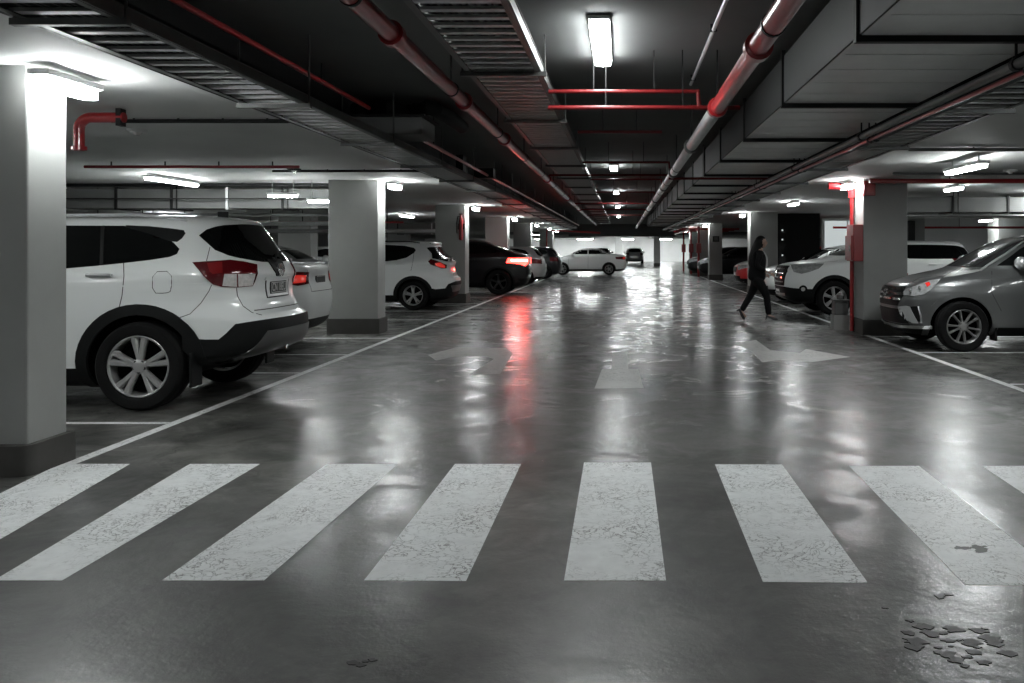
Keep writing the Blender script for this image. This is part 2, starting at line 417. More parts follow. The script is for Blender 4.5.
# ------------------------------------------------------------------ lights
def batten(x, y, z, ln, w, m, label, group, hang=0.0, along='y', dh=.036):
    t = empty('ceiling_light', (x, y, z), 0 if along == 'y' else PI / 2)
    tag(t, label, 'ceiling light', group)
    b = MB(); b.box(-w * .5 - .004, w * .5 + .004, -ln / 2 - .004, ln / 2 + .004, dh - .001, dh + (.04 if z < 2.9 else .03), .008)
    if hang:
        for s in (-1, 1): b.box(-.006, .006, s * ln * .35 - .006, s * ln * .35 + .006, .07, .08 + hang)
    b.build('housing', 'housing', t)
    b = MB(); n = 9; prof = []
    L2, W2 = ln / 2 - .01, w / 2 - .008
    pts = []
    for (sx, sy) in ((1, 1), (-1, 1), (-1, -1), (1, -1)):
        a0 = {(1, 1): 0, (-1, 1): PI / 2, (-1, -1): PI, (1, -1): 1.5 * PI}[(sx, sy)]
        r = W2 * .98
        for k in range(7):
            a = a0 + PI / 2 * k / 6; pts.append((sx * (W2 - r) + r * math.cos(a), sy * (L2 - r) + r * math.sin(a)))
    b.prism(pts, 0, dh); b.build('diffuser', m, t)
    return t
order = ['first', 'second', 'third', 'fourth', 'fifth', 'sixth', 'seventh', 'eighth', 'ninth']
for i, Y in enumerate((6.6, 16.7, 23.85, 32.1, 41.8)):
    batten(-.16, Y, 2.945, 1.38 if i == 0 else .78, .15, 'lamp_lane', f'{order[i]} lit batten over the middle of the lane, counted from the crosswalk', 'lane ceiling lights')
for i, Y in enumerate((5.52, 14.35, 22.3, 30.4, 38.2, 45.0, 50.2)):  # sixth stands at no pillar, added to brighten the white coupe
    batten(LX + .24 if i else -3.56, Y, SOF - .14, .55, .13, 'lamp_pillar', f'{order[i]} bright batten along the left pillar row, counted from the crosswalk', 'pillar lights', .04, 'y', .065)
for i, Y in enumerate((14.3, 26.8, 38.8, 44.4, 50.2)):  # fourth is added to brighten the lane face of the slim pillar
    batten(RX - .18, Y, SOF - .14, .55, .13, 'lamp_pillar', f'{order[i]} bright batten beside a right row pillar, counted from the grey SUV', 'pillar lights', .04, 'y', .065)
for i, (x, Y) in enumerate(((-7.1, 13.6), (-7.0, 28))):
    batten(x, Y, SOF - .10, 1.5, .13, 'lamp', f'{order[i]} batten in the row above the left bays, counted from the near pillar', 'left bay lights', .02)
for i, (x, Y) in enumerate(((-14.2, 20), (-14.2, 27), (-14.2, 36), (-14.2, 46))):
    batten(x, Y, SOF - .10, 1.5, .13, 'lamp', f'{order[i]} batten in the far left aisle, counted from the near side', 'far left aisle lights', .02)
batten(4.27, 10.7, SOF - .17, 1.15, .13, 'lamp', 'bright batten hanging over the grey SUV on the right', 'right bay lights', .09)
batten(4.1, 20.6, SOF - .10, .9, .13, 'lamp', 'bright batten over the white SUV on the right', 'right bay lights', .02)
batten(8.2, 16.5, SOF - .10, 1.2, .13, 'lamp', 'batten between the red pipe and the second row pillar on the right', 'right bay lights', .02)
batten(10.1, 23.9, 2.16, .7, .13, 'lamp_pillar', 'bright batten at the second row pillar behind the grey SUV', 'right bay lights', SOF - 2.16 - .075)
batten(12.5, 31, SOF - .10, 1.2, .13, 'lamp', 'far batten deep in the right hand bays', 'right bay lights', .02)
for i, (x, Y) in enumerate(((-2.4, 60), (1.6, 62), (4.5, 92), (-4.0, 92.5), (0.4, 92), (-8.5, 92), (9, 92), (-6.5, 62))):
    batten(x, Y, 2.42, 1.6, .2, 'lamp_far', f'{order[i] if i < 9 else i} lit batten beyond the far cross beam, counted from the beam', 'lights beyond the far beam', (LANE if abs(x) < 2.9 else SOF) - 2.52, 'x')

batten(-.16, -2.2, 2.955, 1.2, .15, 'lamp_lane', 'unseen fill batten added over the lane behind the viewer', 'lane ceiling lights')  # from here unseen battens, added as fill for pillar fronts and car sides
for i, Y in enumerate((-2.4, 5.9)): batten(RX - .18, Y, SOF - .09, .62, .13, 'lamp_pillar', ('unseen fill batten added on the right edge of the lane behind the viewer', 'unseen fill batten added on the right edge of the lane beside the crosswalk')[i], 'pillar lights', .01)
batten(LX + .24, -2.4, SOF - .09, .62, .13, 'lamp_pillar', 'unseen fill batten added on the left edge of the lane behind the viewer', 'pillar lights', .01)
for i, Y in enumerate((2.4, 6.2)):  # added fill battens over both bay rows, outside the view
    batten(-7.1, Y, SOF - .10, 1.5, .13, 'lamp', f'{order[i]} unseen fill batten added over the left bays beyond the left edge', 'left bay lights', .02)
    batten(7.6, Y - 1, SOF - .10, 1.5, .13, 'lamp', f'{order[i]} unseen fill batten added over the right bays beyond the right edge', 'right bay lights', .02)
# ------------------------------------------------------------------ services under the ceiling
def hanger(b, x, y, z0, z1, w=.012): b.box(x - w / 2, x + w / 2, y - w / 2, y + w / 2, z0, z1)
for i, (x, z) in enumerate(((-5.64, 2.26), (-4.98, 2.17))):
    batten(x, 14.3, z, .5, .11, 'lamp_pillar', ('short batten hanging before the left cross duct, above the white sedan', 'short batten hanging beside the second left pillar')[i], 'left bay lights', SOF - z - .075, 'x')
batten(5.9, 15.3, SOF - .10, .7, .13, 'lamp', 'batten just under the thick red pipe right of the right pillar', 'right bay lights', .02)
# big rectangular duct right of the lane middle
DX0, DX1, DZ0, DZ1 = 1.30, 2.36, 2.56, 2.94
dt = empty('air_duct', (0, 0, 0)); tag(dt, 'wide galvanised air duct with dark cross flanges above the lane', 'air duct')
b = MB(); 
fl = [.35 + 2.17 * k for k in range(21)]
for y0, y1 in zip(fl, fl[1:]):
    b.box(DX0, DX1, y0 + .012, y1 - .012, DZ0, DZ1, .006)
    for q in range(1, 5):
        yy = y0 + (y1 - y0) * q / 5; b.box(DX0 + .03, DX1 - .03, yy - .004, yy + .004, DZ0 - .004, DZ0 + .001)
b.build('duct_casing', 'duct_metal', dt)
b = MB()  # added dark panels, so the lane side looks shaded under the lamps
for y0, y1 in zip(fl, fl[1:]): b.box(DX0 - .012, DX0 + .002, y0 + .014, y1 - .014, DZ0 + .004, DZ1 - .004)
tag(b.build('side_shade_panel', 'duct_side_shade', dt), 'added dark panel standing in for shade on the duct side')
for y in fl[1:]:
    b = MB(); b.box(DX0 - .03, DX1 + .03, y - .025, y + .025, DZ0 - .035, DZ0); b.box(DX0 - .03, DX0, y - .025, y + .025, DZ0, DZ1 + .04)
    b.box(DX1, DX1 + .03, y - .025, y + .025, DZ0, DZ1 + .04)
    b.build('flange', 'flange_dark', dt)
# red sprinkler mains
def main_pipe(x, z, y0, y1, r, label, red_to, clamps):
    t = empty('sprinkler_pipe', (0, 0, 0)); tag(t, label, 'pipe', 'sprinkler mains along the lane')
    MB().tube([(x, y0, z), (x, red_to, z)], r, 16).build('pipe_run', 'red_pipe', t, 40)
    if red_to < y1: tag(MB().tube([(x, red_to, z), (x, y1, z)], r, 16).build('pipe_run', 'galv', t, 40), 'bare grey pipe run')
    for y in clamps:
        MB().lathe([(r + .002, -.05), (r + .022, -.045), (r + .022, .045), (r + .002, .05)], 18, 'y', (x, y, z)).build('coupling', 'red_pipe' if y < red_to else 'galv_dark', t, 40)
    for y in [y0 + 1.3 + 2.6 * k for k in range(int((y1 - y0) / 2.6))]:
        b = MB(); hanger(b, x, y, z + r - .005, LANE + .01); b.lathe([(r + .001, -.015), (r + .006, -.015), (r + .006, .015), (r + .001, .015)], 16, 'y', (x, y, z)); b.build('hanger', 'flange_dark', t)
    return t
main_pipe(-1.39, 2.70, .5, 46, .055, 'red sprinkler main running along the lane left of the middle cable tray', 46, (5.2, 7.6, 10.2, 16, 22, 28))
main_pipe(.775, 2.55, .5, 46, .06, 'red then bare sprinkler main beside the big air duct', 7.05, (4.9, 7.0, 9.6, 12.9, 16, 20, 25, 30))
# cross branches
def cross(x0, x1, y, z, r, label, drop=None):
    t = empty('branch_pipe', (0, 0, 0)); tag(t, label, 'pipe', 'red branch pipes across the lane')
    pts = [(x0, y, z), (x1, y, z)]
    MB().tube(pts, r, 10).build('pipe_run', 'red_branch', t, 40)
    if drop:
        MB().tube([(x1 - .01, y, z), (x1, y, drop)], r, 10).build('riser', 'red_branch', t, 40)
    b = MB(); hanger(b, x0 + .3 * (x1 - x0), y, z + r - .003, LANE + .01, .008); hanger(b, x0 + .7 * (x1 - x0), y, z + r - .003, LANE + .01, .008); b.build('hanger', 'flange_dark', t)
cross(-.60, .96, 7.0, 2.55, .019, 'bright red branch pipe crossing the lane, lower of the nearest pair')
cross(-.60, .63, 7.02, 2.685, .017, 'bright red branch pipe crossing the lane, upper of the nearest pair', 2.55)
for i, (y, z, x0, x1) in enumerate(((9.7, 2.72, -.5, .45), (13.0, 2.71, -.6, .72), (14.2, 2.62, -1.2, .77), (16.2, 2.71, -.6, .75), (19.8, 2.71, -.6, .75), (23.8, 2.66, -1.3, .75), (27.5, 2.66, -1.3, .75), (32, 2.66, -1.3, .75))):
    cross(x0, x1, y, z, .018, f'{order[i]} thin dark red branch pipe beyond the nearest pair over the lane', 2.55 if x1 > .7 else None)
cross(.72, 2.5, 13.3, 2.49, .02, 'thin red branch pipe crossing under the big air duct')
# cable trays
def tray(x0, x1, z, y0, y1, label, pitch, rail=.07, deck='galv', rail_m='galv_dark', cables=True, hang=None):
    t = empty('cable_tray', (0, 0, 0)); tag(t, label, 'cable tray')
    for x, s in ((x0, 1), (x1, -1)):
        b = MB(); b.box(x - .012, x + .012, y0, y1, z, z + rail); b.box(min(x, x + s * .035), max(x, x + s * .035), y0, y1, z - .003, z + .006); b.box(min(x, x - s * .02), max(x, x - s * .02), y0, y1, z + rail - .005, z + rail)
        b.build('side_rail', rail_m, t)
    b = MB(); y = y0; k = 0
    while y < y1:
        b.box(x0 + .01, x1 - .01, y - .028, y + .028, z + .004, z + .022); y += pitch; k += 1
    b.build('rung_deck', deck, t)
    if cables:
        b = MB(); n = int((x1 - x0 - .1) / .045)
        for i in range(n):
            xx = x0 + .07 + i * .045 + random.uniform(-.006, .006); rr = random.uniform(.012, .02)
            b.tube([(xx + random.uniform(-.008, .008), y0 + (y1 - y0) * q / 14, z + .023 + rr) for q in range(15)], rr, 6)
        b.build('cables', 'cable', t, 50)
    for y in [y0 + 1.1 + 2.4 * k for k in range(int((y1 - y0) / 2.4))]:
        b = MB(); b.box(x0 - .05, x1 + .05, y - .02, y + .02, z - .035, z - .002)
        top = hang if hang else LANE
        for x in (x0 - .035, x1 + .035):
            hanger(b, x, y, z - .03, LANE + .01 if XL < x < XR else SOF + .01, .012)
        b.build('hanger', 'galv_dark', t)
    return t
tray(-2.86, -2.40, 2.50, .6, 46, 'cable tray along the left ceiling edge above the parked SUVs', .19)
tray(-1.17, -.62, 2.74, .6, 46, 'middle cable tray above the lane between red pipe and lamps', .17)
tray(2.47, 2.92, 2.46, .6, 46, 'cable tray along the right ceiling edge above the woman', .21)
# pipes at the right tray
for i, (x, z, m, r, lb) in enumerate(((2.20, 2.43, 'galv_dark', .028, 'dark grey pipe under the big duct beside the right cable tray'), (2.27, 2.40, 'red_pipe', .016, 'thin red pipe under the big duct beside the right cable tray'), (2.33, 2.42, 'black_rubber', .03, 'black pipe hugging the right cable tray'))):
    t = empty('service_pipe', (0, 0, 0)); tag(t, lb, 'pipe')
    MB().tube([(x, .6, z), (x, 46, z)], r, 10).build('pipe_run', m, t, 40)
    for k in range(14):
        b = MB(); y = 1.7 + 3.1 * k; b.lathe([(r + .001, -.02), (r + .01, -.02), (r + .01, .02), (r + .001, .02)], 10, 'y', (x, y, z)); b.box(x - .006, x + .006, y - .006, y + .006, z + r, DZ0 + .01); b.build('clip', 'flange_dark', t)
# red pipe and black box duct left
t = empty('service_pipe', (0, 0, 0)); tag(t, 'thin red pipe in the dark recess along the left ceiling edge', 'pipe')
MB().tube([(-2.62, .6, 2.86), (-2.62, 8.9, 2.86)], .022, 10).build('pipe_run', 'red_pipe', t, 40)
t2 = tag(empty('service_pipe', (0, 0, 0)), 'thin red pipe running on from the grey vent box above the left tray', 'pipe')
MB().tube([(-2.30, 9.9, 2.66), (-2.30, 46, 2.66)], .022, 10).build('pipe_run', 'red_pipe', t2, 40)
for k in range(15):
    b = MB(); y = 1.5 + 3 * k; x, z = (-2.62, 2.86) if y < 9 else (-2.30, 2.66); hanger(b, x, y, z + .02, LANE + .01, .01); b.build('hanger', 'flange_dark', t if y < 9 else t2)
t = empty('vent_box', (0, 0, 0)); tag(t, 'grey vent box with black flexible hose above the left cable tray', 'air duct')
MB().box(-2.85, -2.12, 9.1, 9.75, 2.615, 2.80, .012).build('box_casing', 'duct_dull', t)
MB().box(-2.88, -2.08, 9.06, 9.8, 2.80, 2.825, .006).build('box_lid', 'flange_dark', t)
b = MB(); pts = [(-2.9, 9.3, 2.90)] + [(-2.9 + .9 * k / 12, 9.3 + .12 * math.sin(k), 2.905 + .012 * math.sin(k * 2.4)) for k in range(1, 13)] + [(-1.95, 9.75, 2.89), (-1.95, 10.5, 2.89)]
b.tube(pts, .08, 14, rs=[.078 + .006 * (i % 2) for i in range(len(pts))]); b.build('flexible_hose', 'black_rubber', t, 30)
MB().box(-2.82, -2.70, 14.6, 14.9, 2.60, 3.0).box(-2.55, -2.2, 14.7, 14.95, 2.62, 2.78).build('junction_box', 'flange_dark', t)
# conduit right of the first lamp
t = tag(empty('conduit', (0, 0, 0)), 'thin conduit on the lane ceiling between lamp and red main', 'conduit')
MB().tube([(.66, .6, 2.98), (.66, 8.25, 2.98)], .016, 8).build('pipe_run', 'galv', t, 40)
for y in (2.2, 4.2, 6.2, 8.0): MB().box(.635, .685, y - .012, y + .012, 2.965, LANE + .005).build('clip', 'flange_dark', t)
# ceiling conduits in the bays
for i, (x0, x1, y, z, m, r, lb) in enumerate(((-4.45, -2.9, 7.5, SOF - .025, 'flange_dark', .018, 'dark conduit across the left soffit nearest the first pillar'),
        (-5.0, -2.9, 12.3, SOF - .025, 'flange_dark', .018, 'dark conduit across the left soffit before the second pillar'),
        (-7.0, -4.2, 11.2, SOF - .07, 'red_pipe', .02, 'thin red pipe crossing the left soffit above the SUV roof'),
        (3.9, 14, 13.55, 2.47, 'red_pipe', .038, 'thick red pipe across the right bays above the pillar'),
        (4.0, 12, 12.7, SOF - .03, 'galv_dark', .02, 'grey conduit across the right soffit before the red pipe'),
        (3.2, 9, 9.6, SOF - .03, 'galv_dark', .02, 'grey conduit across the right soffit above the grey SUV'),
        (5.4, 14, 19, 2.12, 'white_pipe', .04, 'pale pipe across the right bays behind the pillar'),
        (5.4, 14, 22, 1.95, 'red_pipe', .03, 'red pipe far back across the right bays'),
        (-18, -4.9, 16.1, 2.04, 'galv', .03, 'grey pipe running below the left cross duct'),
        (-18, -4.9, 19.3, 2.0, 'red_pipe', .025, 'far red pipe below the left cross duct'),
        (-18, -4.9, 14.8, 2.50, 'flange_dark', .03, 'black pipe along the top front edge of the left cross duct'),
        (-18, -5.2, 14.86, 2.27, 'flange_dark', .012, 'thin dark conduit clipped across the front of the left cross duct'),
        (-18, -4.9, 17.6, 1.92, 'galv', .045, 'low pale pipe behind the left cross duct'),
        (-18, -4.9, 24.0, 1.9, 'galv', .06, 'far pale pipe across the left bays'),
        (5.4, 14, 16.8, 2.05, 'galv_dark', .03, 'dark pipe below the right cross duct'))):
    t = tag(empty('service_pipe', (0, 0, 0)), lb, 'pipe')
    MB().tube([(x0, y, z), (x1, y, z)], r, 10).build('pipe_run', m, t, 40)
    for q in range(4):
        x = x0 + (x1 - x0) * (q + .5) / 4; b = MB(); hanger(b, x, y, z + r - .002, SOF + .01 if not XL < x < XR else LANE, .014); b.build('hanger', 'flange_dark', t)
# cross ducts in the bays
def xduct(x0, x1, y0, y1, z0, z1, n, label, m='duct_dull'):
    t = tag(empty('air_duct', (0, 0, 0)), label, 'air duct')
    dx = (x1 - x0) / n; b = MB()
    for k in range(n): b.box(x0 + k * dx + .008, x0 + (k + 1) * dx - .008, y0, y1, z0, z1, .006)
    b.build('duct_casing', m, t)
    for k in range(1, n):
        x = x0 + k * dx; MB().box(x - .02, x + .02, y0 - .025, y1 + .025, z0 - .025, z1 + .03).build('flange', 'flange_dark' if k % 3 else 'galv', t)
    for k in range(1, n, 2):
        x = x0 + k * dx + .1; b = MB(); hanger(b, x, y0 - .03, z0 - .02, SOF + .01, .016); b.build('hanger', 'flange_dark', t)
xduct(-18.5, -4.95, 15.0, 15.7, 2.11, 2.45, 14, 'long pale air duct crossing the left bays behind the white SUV')
xduct(5.5, 15.5, 17.2, 17.9, 2.14, 2.44, 9, 'grey air duct crossing the right bays behind the pillar')
xduct(-19, -6, 33, 33.8, 1.98, 2.4, 10, 'far pale air duct deep in the left bays')

# small items at the first pillar and soffit
t = tag(empty('fire_pipe', (0, 0, 0)), 'red pipe elbow hanging from the left soffit behind the first pillar', 'pipe')
pts = [(-4.42, 7.0, 2.20)] + [(-4.42, 7.0, 2.36)] + [(-4.42 + .1 - .1 * math.cos(a), 7.0, 2.37 + .1 * math.sin(a)) for a in [PI / 2 * k / 6 for k in range(7)]] + [(-4.05, 7.0, 2.47)]
MB().tube(pts, .042, 14).build('pipe_run', 'red_pipe', t, 40)
MB().lathe([(.043, -.015), (.06, -.015), (.06, .015), (.043, .015)], 16, 'z', (-4.42, 7.0, 2.22)).build('coupling', 'red_pipe', t, 40)
MB().box(-4.10, -4.06, 6.96, 7.04, 2.40, SOF + .005).build('bracket', 'flange_dark', t)
def sensor(x, y, label, m='housing'):
    t = tag(empty('ceiling_sensor', (x, y, SOF)), label, 'sensor', 'ceiling sensors')
    MB().lathe([(.08, -.03), (.1, 0), (.1, .004)], 20, 'z').build('sensor_base', m, t, 40); MB().lathe([(.02, -.055), (.045, -.03), (.045, -.028)], 16, 'z').build('sensor_lens', 'lens', t, 40)
sensor(-4.62, 8.2, 'round white ceiling sensor behind the first left pillar'); sensor(-4.65, 12.2, 'dark round ceiling speaker before the second left pillar', 'flange_dark')
sensor(4.9, 12.2, 'small round ceiling sensor above the thick red pipe'); sensor(5.6, 12.4, 'round ceiling sensor right of the other one over the grey SUV')

# right pillar equipment
t = tag(empty('hose_cabinet', (0, 0, 0)), 'red fire hose cabinet mounted on the right pillar', 'hose cabinet')
MB().box(RX - .17, RX - .005, 13.98, 14.40, 1.20, 1.80, .012).build('cabinet_box', 'red_box', t)
MB().box(RX - .20, RX - .168, 14.0, 14.38, 1.22, 1.62, .006).build('cabinet_door', 'red_box', t)
MB().box(RX - .215, RX - .198, 14.06, 14.09, 1.36, 1.46, .004).build('handle', 'chrome', t)
t = tag(empty('fire_riser', (0, 0, 0)), 'red riser pipe with large elbow on the lane side of the right pillar', 'pipe')
MB().tube([(RX - .055, 14.5, .02), (RX - .055, 14.5, 2.30)], .034, 12).build('pipe_run', 'red_pipe', t, 40)
pts = [(RX - .055, 14.5, 2.26), (RX - .055, 14.5, 2.36), (RX - .10, 14.5, 2.43), (RX - .2, 14.5, 2.46), (RX - .45, 14.5, 2.46)]
MB().tube(pts, .06, 14).build('elbow', 'red_pipe', t, 40)
t = tag(empty('red_glow_block', (0, 0, 0)), 'added red block standing in for red light at the top front corner of the right pillar', 'added red block')  # added block: red light on the pillar top, built as a red shape
MB().box(RX - .03, RX + .16, 13.86, 13.995, 2.26, 2.50, .01).build('box_casing', 'red_box', t); MB().box(RX, RX + .13, 13.845, 13.862, 2.29, 2.47, .006).build('box_cover', 'red_box', t)
t = tag(empty('drain_pipe', (0, 0, 0)), 'white vertical pipe with red foot beside the right pillar', 'pipe')
MB().tube([(4.69, 14.25, .02), (4.69, 14.25, SOF + .01)], .026, 12).build('pipe_run', 'white_pipe', t, 40)
MB().lathe([(.028, -.05), (.05, -.05), (.05, .05), (.028, .05)], 14, 'z', (4.69, 14.25, .95)).build('collar', 'red_box', t, 40)
tag(MB().box(4.70, 4.745, 14.3, 14.36, 0, SOF + .01).build('cable_trunking', 'galv_dark'), 'dark vertical trunking strip on the right pillar side', 'trunking')
t = tag(empty('notice_board', (0, 0, 0)), 'small black notice on the grey pier behind the right pillar', 'sign')
MB().box(6.78, 6.92, 20.36, 20.398, 1.50, 2.05, .004).build('board', 'sign_black', t); MB().box(6.76, 6.94, 20.37, 20.399, 1.48, 2.07).build('sign_frame', 'flange_dark', t)
t = tag(empty('notice_board', (0, 0, 0)), 'small black sign on the grey pillar beyond the woman', 'sign')
MB().box(4.06, 4.36, 38.55, 38.6, 1.72, 1.98, .004).build('board', 'sign_black', t); MB().box(4.13, 4.29, 38.54, 38.552, 1.78, 1.93).build('pictogram', 'galv_dark', t)
# red extinguisher on left pillar 3
t = tag(empty('fire_extinguisher', (LX - .10, 22.035, 1.95)), 'red extinguisher hanging on the third left pillar', 'fire extinguisher')
MB().lathe([(.02, -.33), (.045, -.31), (.05, -.28), (.05, .18), (.035, .26), (.02, .29), (.02, .33)], 18, 'z').build('cylinder_body', 'red_box', t, 40)
MB().tube([(0, 0, .3), (-.08, 0, .28), (-.11, 0, .1), (-.10, 0, -.15)], .012, 8).build('hose', 'black_rubber', t, 40)
MB().box(-.05, .05, -.015, .015, .33, .36, .004).build('handle', 'sign_black', t)
MB().box(-.08, .08, .055, .09, -.05, .1).build('bracket', 'flange_dark', t)
# grey bins in front of the right pillar
t = tag(empty('waste_bin', (3.79, 14.95, 0)), 'grey two tone bin standing beside the right pillar', 'bin')
b = MB(); b.prism([(-.135, -.13), (.135, -.13), (.135, .13), (-.135, .13)], 0, .26); b.build('lower_box', 'grey_plastic_light', t)
b = MB(); b.box(-.12, .12, -.12, .12, .26, .50, .02); b.build('upper_box', 'grey_plastic', t)
b = MB(); b.box(-.14, .14, -.135, .135, .50, .525, .006); b.build('rim', 'galv_dark', t)
MB().lathe([(.02, .525), (.055, .53), (.06, .60), (.03, .64)], 14, 'z').build('lid_knob', 'grey_plastic', t, 40)

# ------------------------------------------------------------------ cars
def pchip(ts, ys, q):
    n = len(ts); h = [ts[i + 1] - ts[i] for i in range(n - 1)]; d = [(ys[i + 1] - ys[i]) / h[i] for i in range(n - 1)]
    m = [0.0] * n; m[0], m[-1] = d[0], d[-1]
    for i in range(1, n - 1):
        if d[i - 1] * d[i] > 0:
            w1, w2 = 2 * h[i] + h[i - 1], h[i] + 2 * h[i - 1]
            m[i] = (w1 + w2) / (w1 / d[i - 1] + w2 / d[i])
    out = []; k = 0
    for x in q:
        while k < n - 2 and x > ts[k + 1]: k += 1
        t = (x - ts[k]) / h[k]; t2, t3 = t * t, t * t * t
        out.append((2 * t3 - 3 * t2 + 1) * ys[k] + (t3 - 2 * t2 + t) * h[k] * m[k] + (-2 * t3 + 3 * t2) * ys[k + 1] + (t3 - t2) * h[k] * m[k + 1])
    return out

def slice_ring(z, xr, xf, W, nr, nf, N):
    xc = (xr + xf) / 2; a = (xf - xr) / 2; K = 480; pts = []
    for k in range(K):
        th = 2 * PI * k / K; c, s = math.cos(th), math.sin(th); n = nf if c > 0 else nr
        pts.append((xc + a * math.copysign(abs(c) ** (2 / n), c), W * math.copysign(abs(s) ** (2 / n), s)))
    # even resampling along the quarter from nose to side keeps rows aligned
    out = []
    q = N // 4
    for Q in range(4):
        seg = pts[Q * K // 4:(Q + 1) * K // 4] + [pts[((Q + 1) * K // 4) % K]]
        L = [0]
        for p, r in zip(seg, seg[1:]): L.append(L[-1] + math.hypot(p[0] - r[0], p[1] - r[1]))
        k = 0
        for i in range(q):
            t = L[-1] * i / q
            while L[k + 1] < t: k += 1
            f = (t - L[k]) / max(1e-9, L[k + 1] - L[k])
            out.append((seg[k][0] + (seg[k + 1][0] - seg[k][0]) * f, seg[k][1] + (seg[k + 1][1] - seg[k][1]) * f, z))
    return out

def shell_bm(levels, N=128, rings=84, lift=()):
    ts = [0.0]
    for A_, B_ in zip(levels, levels[1:]):
        ts.append(ts[-1] + max(.02, math.sqrt((B_[0] - A_[0]) ** 2 + .25 * ((B_[1] - A_[1]) ** 2 + (B_[2] - A_[2]) ** 2) + (B_[3] - A_[3]) ** 2)))
    q = [ts[-1] * i / (rings - 1) for i in range(rings)]
    q = sorted(set(q) | set(ts)); cols = [pchip(ts, [l[c] for l in levels], q) for c in range(6)]
    bm = bmesh.new(); R = []
    for v in zip(*cols): R.append([bm.verts.new(p) for p in slice_ring(*v, N)])
    for a, b_ in zip(R, R[1:]):
        for k in range(N): bm.faces.new((a[k], a[(k + 1) % N], b_[(k + 1) % N], b_[k]))
    bm.faces.new(R[0][::-1]); bm.faces.new(R[-1])
    for x0, z0, x1, z1 in lift:      # the underside rises towards the ends
        for v in bm.verts:
            t = (v.co.x - x0) / (x1 - x0)
            if t > 0:
                zm = z0 + (z1 - z0) * min(1, t); k = .12
                if v.co.z < zm + k: v.co.z = zm + k * ((v.co.z - levels[0][0]) / (zm + k - levels[0][0]))
    return bm

def chaikin(p, n=1):
    for _ in range(n):
        o = []
        for i in range(len(p)):
            a, b_ = p[i], p[(i + 1) % len(p)]
            o += [(a[0] * .75 + b_[0] * .25, a[1] * .75 + b_[1] * .25), (a[0] * .25 + b_[0] * .75, a[1] * .25 + b_[1] * .75)]
        p = o
    return p

